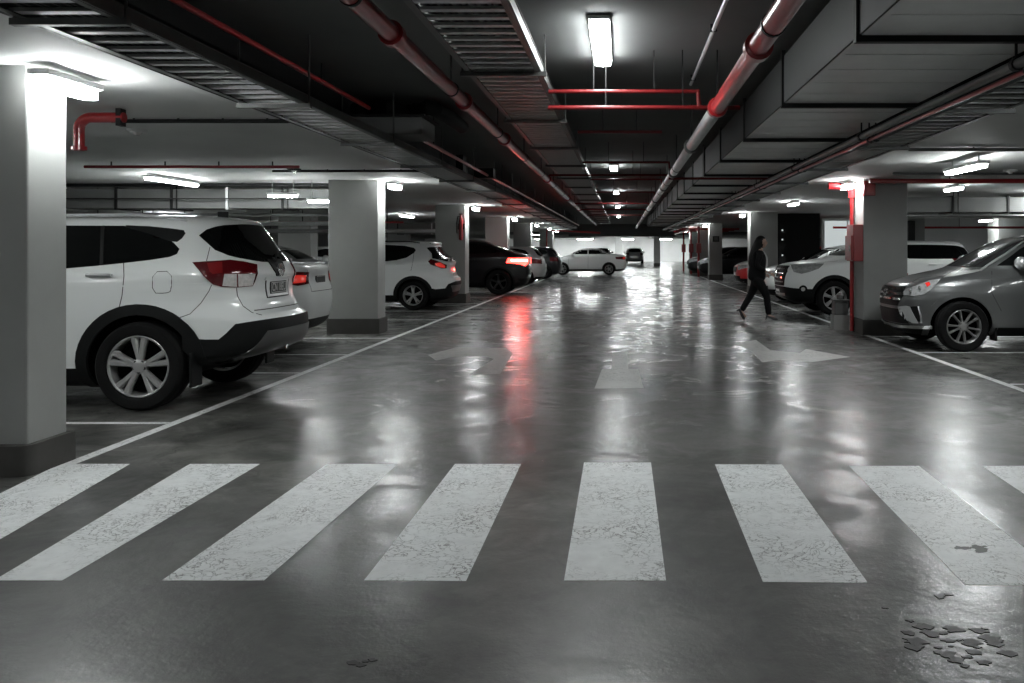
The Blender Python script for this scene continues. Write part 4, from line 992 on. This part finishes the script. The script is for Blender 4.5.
# --- dark fastback SUV with lit tail lights --------------------------------------------
FAST = [(.22, -1.95, 1.95, .72, 5, 4), (.28, -2.12, 2.12, .82, 5, 4), (.42, -2.22, 2.24, .88, 4.5, 4), (.62, -2.29, 2.30, .92, 4.2, 4), (.80, -2.29, 2.30, .93, 4.2, 4), (.95, -2.27, 2.22, .93, 4.2, 3.6),
        (1.05, -2.26, 1.9, .925, 4.2, 3.4), (1.13, -2.26, 1.4, .915, 4, 3.4), (1.19, -2.24, 1.05, .89, 4, 3.6), (1.24, -2.10, .95, .86, 4, 4), (1.38, -1.65, .68, .79, 4, 4.5), (1.52, -1.25, .38, .71, 4, 4.5),
        (1.62, -.95, .1, .62, 4, 4), (1.67, -.7, -.1, .45, 3.5, 3.5), (1.69, -.5, -.25, .2, 2.5, 2.5)]
c = Car('black fastback SUV with glowing red tail lights beyond the third left pillar', 'cars of the left row', -3.77 - 1.4, 27.1, FAST, 'black_paint', R=.385, wb=2.8, ty=.93, arch=.06, clad=.36)
c.wheels('five', 'rim_dark'); c.arch_trim(w=.06)
tl = c.panel('tail_light', [(.36, 1.12), (.60, 1.14), (.86, 1.12), (.87, .98), (.6, .88), (.40, .98)], 'rear', 'tail_lit', .014, .06, 'y', skirt=.03)
c.panel('lit_bar', [(.50, 1.07), (.84, 1.08), (.84, 1.03), (.5, 1.02)], 'rear', 'tail_lit_core', .022, .06, 'y', parent=tl)
c.panel('side_window', [(.72, 1.25), (-.1, 1.25), (-.1, 1.55), (.2, 1.53), (.5, 1.40)], 'side', 'glass', .004, .08, 'y')
c.panel('side_window', [(-.16, 1.25), (-1.25, 1.27), (-1.45, 1.32), (-1.1, 1.46), (-.8, 1.54), (-.16, 1.56)], 'side', 'glass', .004, .08, 'y')
c.panel('rear_window', [(-.62, 1.27), (.62, 1.27), (.5, 1.58), (-.5, 1.58)], 'rear', 'glass', .004, .08)
c.panel('windscreen', [(-.62, 1.24), (.62, 1.24), (.5, 1.56), (-.5, 1.56)], 'front', 'glass', .004, .1)
c.plate('rear', .72, .37, .12, None, False); c.handle(-.6, 1.08); c.handle(.4, 1.08); c.mirror_wing(.75, 1.22, y=.92)
c.panel('rear_diffuser', [(-.75, .5), (.75, .5), (.62, .3), (-.62, .3)], 'rear', 'cladding', .012, .08)
c.panel('headlight', [(.42, .98), (.84, 1.0), (.80, .86), (.45, .86)], 'front', 'lens_front', .01, .08, 'y')

# --- further cars of the left row ---------------------------------------------------------
def hatch_details(c, glass='glass', front_px=None):
    c.panel('side_window', [(.62, 1.11), (-.10, 1.11), (-.10, 1.42), (.15, 1.40), (.42, 1.28)], 'side', glass, .004, .08, 'y')
    c.panel('side_window', [(-.16, 1.11), (-1.25, 1.14), (-1.45, 1.22), (-1.3, 1.35), (-1.0, 1.41), (-.16, 1.42)], 'side', glass, .004, .08, 'y')
    c.panel('windscreen', [(-.64, 1.11), (.64, 1.11), (.52, 1.43), (-.52, 1.43)], 'front', glass, .004, .08)
    c.panel('rear_window', [(-.60, 1.11), (.60, 1.11), (.50, 1.42), (-.50, 1.42)], 'rear', glass, .004, .08)
    c.panel('tail_light', [(.52, 1.0), (.81, 1.02), (.81, .84), (.58, .82)], 'rear', 'tail_red', .012, .06, 'y', skirt=.03)
    c.panel('headlight', [(.42, .80), (.80, .88), (.83, .78), (.5, .66)], 'front', 'lens_front', .012, .05, 'y', skirt=.03)
    c.panel('grille', [(-.40, .76), (.40, .76), (.34, .60), (-.34, .60)], 'front', 'cladding', .012, .08)
    c.panel('air_intake', [(-.55, .46), (.55, .46), (.48, .30), (-.48, .30)], 'front', 'cladding', .012, .08)
    c.plate('rear', .75, .37, .12, None, False); c.plate('front', .52, .37, .11, None, False)
    c.handle(-.62, .97); c.handle(.3, .97); c.mirror_wing(.70, 1.08, y=.86)
    c.strip('door_seam', [(-.13, .32), (-.14, 1.1)], 'side', .008, 'seam', .001, True)
c = Car('silver hatchback just beyond the black fastback SUV on the left', 'cars of the left row', -5.05, 34.0, HATCH, 'silver_paint', R=.32, wb=2.55, ty=.87, arch=.04, N=96, rings=56)
c.wheels('five'); hatch_details(c); SILVER = c
def clone(src, label, group, x, y, rz=PI, name=None):
    o = copy_tree(src.root); o.location = (x, y, 0); o.rotation_euler = (0, 0, rz); o['label'] = label; o['group'] = group; return o
c = Car('dark hatchback at the end of the left row in front of the white coupe', 'cars of the left row', -4.9, 40.6, HATCH, 'black_paint', R=.32, wb=2.55, ty=.87, arch=.04, N=96, rings=56)
c.wheels('five', 'rim_dark'); hatch_details(c); DARK = c

# --- white car standing across the end of the lane -------------------------------------------
COUPE = [(a, b_ * .93 if a < 1.08 else b_ * .93, c_, d, e, f) for a, b_, c_, d, e, f in SEDAN]
c = Car('white coupe standing across the lane at its far end', None, -1.95, 46.9, COUPE, 'white_paint', R=.33, wb=2.5, ty=.87, arch=.04)
c.wheels('ten'); sedan_details(c, 1.0); COUPE_C = c

# --- grey SUV on the right -----------------------------------------------------------------------
GREY = [(.2, -1.95, 1.90, .70, 5, 4), (.26, -2.1, 1.98, .80, 5, 4), (.33, -2.18, 2.06, .86, 5, 3.8), (.5, -2.25, 2.10, .885, 4.5, 3.6), (.68, -2.28, 2.11, .895, 4.5, 3.6), (.80, -2.27, 2.09, .90, 4.5, 3.4), (.88, -2.26, 2.04, .90, 4.5, 3.2),
        (.95, -2.25, 1.90, .898, 4.5, 3.2), (1.02, -2.24, 1.64, .893, 4.5, 3.2), (1.08, -2.22, 1.32, .88, 4.5, 3.4), (1.13, -2.2, 1.15, .862, 4.5, 3.6), (1.19, -2.17, 1.02, .845, 4, 4), (1.35, -2.05, .72, .775, 4, 4.5),
        (1.50, -1.93, .42, .70, 4, 4.5), (1.57, -1.87, .22, .64, 4, 4), (1.61, -1.82, 0, .55, 4, 3.5), (1.635, -1.7, -.3, .4, 3.5, 3.5), (1.645, -1.2, -.6, .1, 2, 2)]
c = Car('metallic grey SUV parked nose to the lane at the right edge', 'cars of the right row', 4.64 + 1.325, 12.55, GREY, 'grey_paint', R=.345, wb=2.65, ty=.90, arch=.06, clad=.33)
c.wheels('ten', 'rim_mid', rr=.68, W=.22); c.arch_trim('grey_paint', .075, -20, 195, .014, r0=.40)
g3 = lambda p: [(870 + x * 154 / 809, 230 + y * 130 / 683) for x, y in p]
hl = c.panel('headlight', g3([(165, 340), (190, 312), (250, 292), (310, 268), (372, 258), (350, 285), (318, 315), (285, 338), (235, 348)]), 'px', 'lens_front', .01, .04, 'y', skirt=.03)
for u, v in ((215, 325), (262, 312)):
    p, n = c.ray('px', *g3([(u, v)])[0])
    for sg in (1, -1):
        bb = MB(); bb.lathe([(.02, -.01), (.045, 0), (.05, .012), (.03, .018)], 16, 'x'); 
        for w in bb.bm.verts: w.co = Vector((p.x + w.co.x + .004, sg * (p.y + w.co.y), p.z + w.co.z))
        bb.build('headlight_lamp', 'chrome', hl if sg > 0 else c.twin(hl), 40)
p, n = c.ray('px', *g3([(302, 290)])[0])
c.panel('indicator', g3([(290, 282), (312, 275), (318, 290), (300, 302)]), 'px', 'tail_red_bright', .014, .04, 'y', parent=hl)
c.panel('grille', [(-.46, .86), (.46, .86), (.50, .74), (.40, .60), (-.40, .60), (-.50, .74)], 'front', 'cladding', .012, .05)
for z, w in ((.835, .46), (.765, .50), (.695, .47)): c.strip('grille_bar', [(-w, z), (w, z)], 'front', .032, 'chrome', .02)
c.panel('badge', chaikin([(-.07, .82), (.07, .82), (.06, .72), (-.06, .72)], 1), 'front', 'chrome', .035, .06)
c.panel('lower_intake', [(-.48, .56), (.48, .56), (.55, .36), (-.55, .36)], 'front', 'cladding', .012, .06)
c.strip('bumper_lip', [(-.72, .33), (-.4, .325), (.4, .325), (.72, .33)], 'front', .05, 'chrome', .03)
c.panel('fog_surround', g3([(148, 402), (190, 398), (212, 404), (235, 455), (255, 490), (225, 488), (185, 468), (160, 440)]), 'px', 'silver_paint', .012, .04, 'y', skirt=.03)
c.panel('fog_recess', g3([(210, 402), (250, 400), (262, 430), (266, 480), (252, 482), (232, 445)]), 'px', 'cladding', .008, .04, 'y')
c.strip('fog_chrome', g3([(255, 400), (268, 450), (270, 488)]), 'px', .025, 'chrome', .014, True)
c.strip('hood_seam', g3([(180, 300), (260, 250), (340, 240), (400, 250), (560, 218)]), 'px', .010, 'seam', .001, True)
c.panel('hood_edge', g3([(385, 250), (430, 222), (570, 208), (575, 216), (520, 228), (440, 244)]), 'px', 'silver_paint', .006, .04, 'y')
c.panel('windscreen', [(-.66, 1.15), (.66, 1.15), (.62, 1.3), (.54, 1.555), (-.54, 1.555), (-.62, 1.3)], 'front', 'glass_grey', .004, .06)
c.strip('windscreen_pillar_trim', g3([(577, 215), (640, 172), (720, 122), (809, 60)]), 'px', .035, 'silver_paint', .010, True)
c.panel('side_window', [(.80, 1.17), (-.05, 1.18), (-.05, 1.53), (.22, 1.52), (.45, 1.40)], 'side', 'glass', .004, .06, 'y')
c.panel('side_window', [(-.11, 1.18), (-1.15, 1.20), (-1.15, 1.50), (-.8, 1.54), (-.11, 1.535)], 'side', 'glass', .004, .06, 'y')
c.panel('side_window', [(-1.21, 1.2), (-1.85, 1.24), (-1.7, 1.45), (-1.21, 1.50)], 'side', 'glass', .004, .06, 'y')
c.panel('rear_window', [(-.6, 1.2), (.6, 1.2), (.5, 1.55), (-.5, 1.55)], 'rear', 'glass', .004, .08)
c.panel('tail_light', [(.5, 1.1), (.86, 1.15), (.88, .9), (.6, .9)], 'rear', 'tail_red', .012, .06, 'y')
c.strip('door_seam', g3([(640, 215), (640, 330), (690, 425)]), 'px', .009, 'seam', .001, True); c.strip('door_seam', [(-.08, .36), (-.09, 1.18)], 'side', .008, 'seam', .001, True)
c.handle(-.75, 1.02, 'chrome'); c.handle(.15, 1.02, 'chrome')
c.mirror_wing(.60, 1.21, 'silver_paint', y=.90); c.plate('rear', .8, .37, .11, None, False)
MB().box(.86, .89, .66, .86, .15, .45, .008).build('mud_flap', 'cladding', c.root); MB().box(.86, .89, -.86, -.66, .15, .45, .008).build('mud_flap', 'cladding', c.root)
c.strip('shoulder_crease', [(1.25, .99), (.5, 1.03), (-1.9, 1.06)], 'side', .014, 'grey_paint', .005, True)

# --- white SUV behind the right pillar ----------------------------------------------------------------
WS = [(.24, -1.6, 1.90, .70, 5, 4), (.30, -1.78, 2.14, .82, 5, 4), (.38, -1.9, 2.26, .88, 5, 4), (.55, -1.98, 2.31, .91, 4.5, 4), (.75, -2.0, 2.33, .92, 4.2, 4), (.95, -1.99, 2.31, .92, 4.2, 3.8), (1.04, -1.98, 2.25, .92, 4.2, 3.6), (1.09, -1.97, 2.10, .918, 4.2, 3.4),
      (1.14, -1.96, 1.75, .91, 4, 3.4), (1.19, -1.94, 1.42, .895, 4, 3.6), (1.23, -1.92, 1.26, .87, 4, 3.8), (1.36, -1.84, .95, .81, 4, 4.3), (1.48, -1.76, .62, .75, 4, 4.5), (1.56, -1.7, .36, .69, 4, 4), (1.61, -1.62, .1, .6, 4, 3.5), (1.635, -1.4, -.1, .45, 3.5, 3.5), (1.65, -.9, -.4, .12, 2, 2)]
c = Car('white SUV parked nose to the lane behind the red hose cabinet', 'cars of the right row', 4.44 + 1.29, 18.85, [(a if a < 1.2 else 1.2 + (a - 1.2) * .86, b_ + .12, c_, d, e, f) for a, b_, c_, d, e, f in WS], 'white_paint', R=.37, wb=2.58, ty=.92, arch=.07, clad=.50)
c.wheels('six', rr=.66); c.arch_trim(w=.075)
w4 = lambda p: [(770 + x * 150 / 569, 160 + y * 180 / 683) for x, y in p]
c.panel('headlight', w4([(78, 398), (140, 393), (205, 394), (185, 412), (150, 425), (120, 432), (90, 425)]), 'px', 'lens_front', .012, .05, 'y', skirt=.03)
c.panel('grille', [(-.55, 1.04), (.55, 1.04), (.58, .92), (.50, .62), (-.50, .62), (-.58, .92)], 'front', 'cladding', .012, .06)
for z in (.97, .88, .79, .70): c.strip('grille_bar', [(-.5, z), (.5, z)], 'front', .028, 'chrome', .02)
c.panel('badge', chaikin([(-.09, .96), (.09, .96), (.06, .80), (-.06, .80)], 1), 'front', 'chrome', .035, .08)
ring = [(126 + 16 * math.cos(2 * PI * k / 14), 490 + 15 * math.sin(2 * PI * k / 14)) for k in range(14)]
fg = c.panel('fog_light', w4(ring), 'px', 'cladding', .012, .04, 'y')
c.panel('fog_lens', w4([(126 + (x - 126) * .5, 490 + (y - 490) * .5) for x, y in ring]), 'px', 'lens', .018, .04, 'y', parent=fg)
c.panel('lower_bumper', [(-.84, .56), (-.5, .60), (.5, .60), (.84, .56), (.80, .36), (-.80, .36)], 'front', 'cladding', .014, .06, skirt=.03)
c.strip('bumper_lip', [(-.5, .44), (.5, .44)], 'front', .06, 'chrome', .03)
c.panel('windscreen', [(-.68, 1.26), (.68, 1.26), (.56, 1.55), (-.56, 1.55)], 'front', 'glass', .004, .06)
c.panel('side_window', [(.95, 1.24), (.0, 1.22), (.0, 1.49), (.35, 1.48), (.62, 1.39)], 'side', 'glass', .004, .06, 'y')
c.panel('side_window', chaikin([(-.06, 1.20), (-.06, 1.49), (-.9, 1.49), (-1.50, 1.46), (-1.62, 1.30), (-1.5, 1.20), (-.9, 1.19)], 1), 'side', 'glass', .004, .06, 'y')
c.strip('door_seam', [(1.0, .5), (.95, 1.1), (.98, 1.24)], 'side', .008, 'seam', .001, True); c.strip('door_seam', [(-.03, .5), (-.03, 1.24)], 'side', .008, 'seam', .001, True)
c.strip('hood_seam', [(2.18, 1.06), (1.7, 1.10), (1.2, 1.15)], 'side', .009, 'seam', .001, True)
c.handle(-.75, 1.08); c.handle(.2, 1.08); c.mirror_wing(.92, 1.27, y=.91); c.plate('front', .53, .37, .11, None, False); c.plate('rear', .8, .37, .11, None, False)
c.panel('rear_window', [(-.6, 1.25), (.6, 1.25), (.5, 1.52), (-.5, 1.52)], 'rear', 'glass', .004, .08)
c.panel('tail_light', [(.5, 1.15), (.86, 1.2), (.88, .95), (.6, .95)], 'rear', 'tail_red', .012, .06, 'y')

# --- white hatchback half hidden by the woman, red hatchback beyond -------------------------------------
c = Car('white hatchback whose nose shows between the woman and the white SUV', 'cars of the right row', 3.62 + 2.08, 22.6, HATCH, 'white_paint', R=.32, wb=2.55, ty=.87, arch=.04, N=96, rings=56)
c.wheels('five'); hatch_details(c); WHATCH = c
c = Car('red hatchback with pale bonnet beside the grey pillar left of the woman', 'cars of the right row', 4.0 + 2.08, 30.6, HATCH, 'red_paint_car', R=.32, wb=2.55, ty=.87, arch=.04, N=96, rings=56)
c.wheels('five'); hatch_details(c)
c.panel('bonnet', [(1.95, -.62), (1.95, .62), (1.55, .78), (1.0, .74), (1.0, -.74), (1.55, -.78)], 'top', 'white_paint', .006, .08)
c.strip('windscreen_pillar_trim', [(1.0, 1.06), (.66, 1.26), (.33, 1.42), (.0, 1.47)], 'side', .07, 'white_paint', .012, True)
# copies of the dark and white hatchbacks in the rows further away
clone(DARK, 'dark hatchback just beyond the grey pillar with the small sign', 'cars of the right row', 5.75, 41.6)
clone(DARK, 'last dark car of the right row near the far beam', 'cars of the right row', 5.6, 46.5)
clone(WHATCH, 'white hatchback in the second left row seen above the white sedan', 'cars of the second left row', -9.9, 22.4, 0)
clone(SILVER, 'silver hatchback in the second left row behind the second pillar', 'cars of the second left row', -9.4, 17.9, 0)
clone(WHATCH, 'white car in the second left row above the compact white SUV', 'cars of the second left row', -9.3, 30.5, 0)
clone(SILVER, 'silver car in the second left row near the fourth pillar', 'cars of the second left row', -10.2, 25.5, 0)
clone(SILVER, 'silver car deep in the right bays behind the grey SUV', 'cars of the right row', 12.4, 20.6, 0)
clone(DARK, 'small dark car parked by the far end wall', 'cars by the far end wall', -1.9, 84, PI / 2)
clone(SILVER, 'small silver car parked by the far end wall', 'cars by the far end wall', 1.2, 84, PI / 2)
# red columns and panels far on the right
for i, (x, y) in enumerate(((3.88, 43.6), (3.9, 48.6), (3.88, 54.2))):
    t = tag(empty('fire_riser', (x, y, 0)), f'{order[i]} far red riser pipe beside the right row, counted from the sign pillar', 'pipe', 'far red riser pipes')
    MB().tube([(0, 0, 0), (0, 0, SOF)], .06, 10).build('pipe_run', 'red_pipe', t, 40); MB().box(-.13, .13, -.13, -.055, 1.2, 1.7, .01).build('cabinet_box', 'red_box', t)
t = tag(empty('fire_pipe', (0, 0, 0)), 'red pipe frame around the far end of the left row', 'pipe')
MB().tube([(-4.2, 48, 0), (-4.2, 48, 2.46), (-1.2, 48, 2.30)], .06, 10).build('pipe_run', 'red_pipe', t, 40)
t = tag(empty('fire_pipe', (0, 0, 0)), 'red ceiling pipes at the far end of the right row', 'pipe')
b = MB()
for y in (44, 46, 48.5, 51): b.tube([(3.05, y, 2.42), (6, y, 2.42)], .05, 8)
b.tube([(3.3, 42, 2.36), (3.3, 54, 2.36)], .06, 8); b.build('pipe_run', 'red_pipe', t, 40)

# ------------------------------------------------------------------ the walking woman
def skinned(name, nodes, edges, m, parent, lev=2, post=None):
    me = bpy.data.meshes.new(name); me.from_pydata([n[:3] for n in nodes], edges, []); o = bpy.data.objects.new(name, me); COL.objects.link(o)
    md = o.modifiers.new('s', 'SKIN'); md.use_smooth_shade = True
    for i, n in enumerate(nodes):
        r = n[3] if isinstance(n[3], tuple) else (n[3], n[3]); me.skin_vertices[0].data[i].radius = r
    me.skin_vertices[0].data[0].use_root = True
    sb = o.modifiers.new('b', 'SUBSURF'); sb.levels = lev; sb.render_levels = lev
    dg = bpy.context.evaluated_depsgraph_get(); dg.update(); m2 = bpy.data.meshes.new_from_object(o.evaluated_get(dg))
    o.modifiers.clear(); o.data = m2; bpy.data.meshes.remove(me); m2.materials.clear(); m2.materials.append(MATS[m])
    for p in m2.polygons: p.use_smooth = True
    if post:
        for v in m2.vertices: post(v)
    o.parent = parent; return o
W = tag(empty('person', (2.66, 16.9, 0)), 'person with long dark hair in black jacket and trousers walking across the lane', 'person')
# local: +x is the walking direction, y lateral (her right side is -y, nearest the camera)
N_ = []; E_ = []
def nd(x, y, z, r, par=None):
    N_.append((x, y, z, r)); i = len(N_) - 1
    if par is not None: E_.append((par, i))
    return i
pel = nd(.0, 0, .90, (.10, .08)); wst = nd(.015, 0, 1.05, (.10, .08), pel); ch = nd(.03, 0, 1.22, (.12, .09), wst); nb_ = nd(.035, 0, 1.35, (.07, .06), ch)
nk = nd(.055, 0, 1.43, .045, nb_); hd = nd(.07, 0, 1.49, .045, nk)
for sg, kn, an, toe in ((-1, (.16, .50), (.20, .10), (.33, .045)), (1, (-.10, .52), (-.30, .17), (-.20, .05))):
    hp = nd(.01, sg * .07, .83, .06, pel); k1 = nd(kn[0], sg * .09, kn[1], .054, hp); cf = nd((kn[0] * .6 + an[0] * .4), sg * .09, kn[1] * .62 + an[1] * .38, .05, k1); a1 = nd(an[0], sg * .09, an[1], .034, cf); nd(toe[0], sg * .09, toe[1], .026, a1)
for sg, el, wr in ((-1, (-.04, 1.08), (.16, .96)), (1, (-.06, 1.06), (.12, .93))):
    sh = nd(.03, sg * .165, 1.34, .052, nb_); e1 = nd(el[0], sg * .215, el[1], .04, sh); nd(wr[0], sg * .19, wr[1], .026, e1)
body = skinned('body', N_, E_, 'skin', W, 3)
hb = bmesh.new(); hb.from_mesh(body.data)      # head with brow, nose, lips, chin and jaw, grown on the neck
r_ = bmesh.ops.create_uvsphere(hb, u_segments=40, v_segments=30, radius=1)
G = lambda d, w_: math.exp(-(d / w_) ** 2)
for v in r_['verts']:
    x, y, z = v.co; fr = max(0, x)
    jaw = 1 - .32 * max(0, -z - .1) * (1 if x > -.3 else .4)
    X = .098 * x * (1 - .10 * max(0, -z) * (x < 0)) + .012 * fr * max(0, -z); Yh = .074 * y * jaw; Z = .116 * z
    if x > .2:
        X += .024 * G(y, .20) * G(z + .12, .16) + .006 * G(y, .16) * G(z - .08, .14)          # nose
        X -= .010 * G(abs(y) - .40, .20) * G(z - .06, .12)                                       # eye sockets
        X += .007 * G(y, .30) * G(z + .42, .07) + .006 * G(y, .28) * G(z + .53, .06) - .004 * G(y, .35) * G(z + .47, .03)   # lips
        X += .012 * G(y, .30) * G(z + .80, .16)                                                  # chin
    v.co = Vector((.075 + X, Yh, 1.545 + Z))
for sg in (-1, 1):
    e_ = bmesh.ops.create_uvsphere(hb, u_segments=12, v_segments=10, radius=1)
    for v in e_['verts']: v.co = Vector((.065 + .022 * v.co.x, sg * .073 + .008 * v.co.y, 1.54 + .033 * v.co.z))
for f in hb.faces: f.smooth = True
hb.to_mesh(body.data); hb.free()
# hands: palm with five separate fingers, slightly curled
for sg, wx, wz in ((-1, .16, .96), (1, .12, .93)):
    nodes = [(wx, sg * .19, wz, .018), (wx + .035, sg * .188, wz - .018, (.022, .013)), (wx + .075, sg * .186, wz - .036, (.026, .012))]; ed = [(0, 1), (1, 2)]
    for f_, (off, L_) in enumerate(((-.026, .065), (-.009, .075), (.009, .07), (.026, .055))):
        a0 = len(nodes); nodes += [(wx + .08, sg * .186 + .3 * off, wz - .036 + off, .0085), (wx + .08 + L_ * .55, sg * .186 + .3 * off - sg * .01, wz - .052 + off, .008), (wx + .08 + L_ * .85, sg * .186 - sg * .03, wz - .075 + off, .007)]
        ed += [(2, a0), (a0, a0 + 1), (a0 + 1, a0 + 2)]
    a0 = len(nodes); nodes += [(wx + .045, sg * .178, wz + .012, .011), (wx + .075, sg * .165, wz + .022, .009), (wx + .10, sg * .16, wz + .014, .008)]; ed += [(1, a0), (a0, a0 + 1), (a0 + 1, a0 + 2)]
    skinned('hand', nodes, ed, 'skin', W, 1)
# jacket
J = [(-.01, 0, .745, (.19, .165)), (-.01, 0, .92, (.185, .165)), (.0, 0, 1.06, (.17, .14)), (.02, 0, 1.22, (.175, .145)), (.035, 0, 1.35, (.10, .085)), (.05, 0, 1.41, .058)]
JE = [(0, 1), (1, 2), (2, 3), (3, 4), (4, 5)]
for sg, el, wr in ((-1, (-.04, 1.08), (.13, .975)), (1, (-.06, 1.06), (.09, .945))):
    a = len(J); J += [(.03, sg * .165, 1.335, .07), ((.03 + el[0]) / 2, sg * .20, (1.335 + el[1]) / 2, .06), (el[0], sg * .215, el[1], .056), (wr[0], sg * .192, wr[1], .042)]
    JE += [(4, a), (a, a + 1), (a + 1, a + 2), (a + 2, a + 3)]
skinned('jacket', J, JE, 'jacket', W, 2)
tag(skinned('shirt', [(.155, 0, 1.04, (.02, .03)), (.17, 0, 1.13, (.02, .03)), (.165, 0, 1.25, (.02, .03)), (.11, 0, 1.37, .022)], [(0, 1), (1, 2), (2, 3)], 'shirt', W, 2), 'pale shirt front showing in the open jacket')
T = [(0, 0, .92, (.14, .14)), (.0, 0, .80, (.14, .15))]; TE = [(0, 1)]
for sg, kn, an in ((-1, (.16, .50), (.205, .10)), (1, (-.10, .52), (-.295, .17))):
    a = len(T); T += [(.02 if sg < 0 else -.01, sg * .085, .74, .105), (kn[0] * .6, sg * .09, .62, .09), (kn[0], sg * .09, kn[1], .074), (kn[0] * .5 + an[0] * .5, sg * .09, kn[1] * .5 + an[1] * .5, .066), (an[0], sg * .09, an[1], .058)]
    TE += [(1, a), (a, a + 1), (a + 1, a + 2), (a + 2, a + 3), (a + 3, a + 4)]
skinned('trousers', T, TE, 'trousers', W, 2)
# hair over head and back
skinned('hair', [(.078, 0, 1.628, (.062, .070)), (.035, 0, 1.57, (.104, .097)), (.0, 0, 1.47, (.082, .098)), (-.04, 0, 1.36, (.080, .11)), (-.075, 0, 1.23, (.078, .11)), (-.095, 0, 1.10, (.05, .09)), (-.10, 0, 1.03, (.02, .06))], [(0, 1), (1, 2), (2, 3), (3, 4), (4, 5), (5, 6)], 'hair', W, 3)
hb = bmesh.new(); hair = [o for o in KIDS(W) if o.name.startswith('hair')][0]; hb.from_mesh(hair.data)
r_ = bmesh.ops.create_uvsphere(hb, u_segments=40, v_segments=30, radius=1)
kill = []
for v in r_['verts']:
    x, y, z = v.co
    if x > .30 and z < .62 - .25 * abs(y): kill.append(v)
    v.co = Vector((.066 + .112 * x, .086 * y, 1.552 + .130 * z))
bmesh.ops.delete(hb, geom=kill, context='VERTS')
for f in hb.faces: f.smooth = True
hb.to_mesh(hair.data); hb.free()
W.scale = (1.03, 1.03, .99)
# ears, eyes, mouth
for sg in (-1, 1):
    b = MB(); b.lathe([(.004, -.004), (.011, 0), (.004, .004)], 10, 'x', (.158, sg * .029, 1.552)); b.build('eye', 'hair', W, 50)
MB().box(.165, .1755, -.018, .018, 1.489, 1.4925, .001).build('mouth', 'red_box', W)
# shoes with heels
for sg, ax, az, pitch in ((-1, .205, .075, .12), (1, -.30, .135, .95)):
    b = MB()
    prof = [(-.06, .0, .030, .034), (-.03, .0, .036, .034), (.03, -.018, .036, .030), (.09, -.045, .042, .022), (.14, -.052, .038, .018), (.175, -.055, .018, .012)]
    b.tube([(x, 0, z) for x, z, w, h in prof], .03, 12, rs=[w for x, z, w, h in prof])
    for v in b.bm.verts: v.co.z = v.co.z * .8
    b.tube([(-.045, 0, -.01), (-.05, 0, -.072)], .012, 8, rs=[.018, .008])
    R_ = Matrix.Rotation(pitch, 4, 'Y')
    for v in b.bm.verts: v.co = R_ @ v.co + Vector((ax, sg * .09, az))
    zmin = min(v.co.z for v in b.bm.verts)
    for v in b.bm.verts: v.co.z -= zmin - .001
    b.build('shoe', 'shoe', W, 40)

# ------------------------------------------------------------------ camera, world, view
cam = bpy.data.cameras.new('camera'); co = bpy.data.objects.new('camera', cam); COL.objects.link(co)
co.location = (0, 0, H); co.rotation_euler = (PI / 2, 0, 0)
cam.sensor_fit = 'HORIZONTAL'; cam.sensor_width = 36; cam.lens = 36 * F / 1024
cam.shift_x = (512 - CX) / 1024; cam.shift_y = -(341.5 - CY) / 1024
cam.clip_start = .05; cam.clip_end = 300
S.camera = co
w = bpy.data.worlds.new('world'); S.world = w; w.use_nodes = True
w.node_tree.nodes['Background'].inputs['Color'].default_value = (.01, .01, .01, 1)
S.view_settings.view_transform = 'Standard'; S.view_settings.look = 'None'; S.view_settings.gamma = 1
S.view_settings.use_curve_mapping = False; S.view_settings.exposure = 1.55
S.cycles.use_denoising = True; S.cycles.max_bounces = 8; S.cycles.use_light_tree = True
S.cycles.sample_clamp_indirect = 6; S.cycles.caustics_reflective = False; S.cycles.caustics_refractive = False
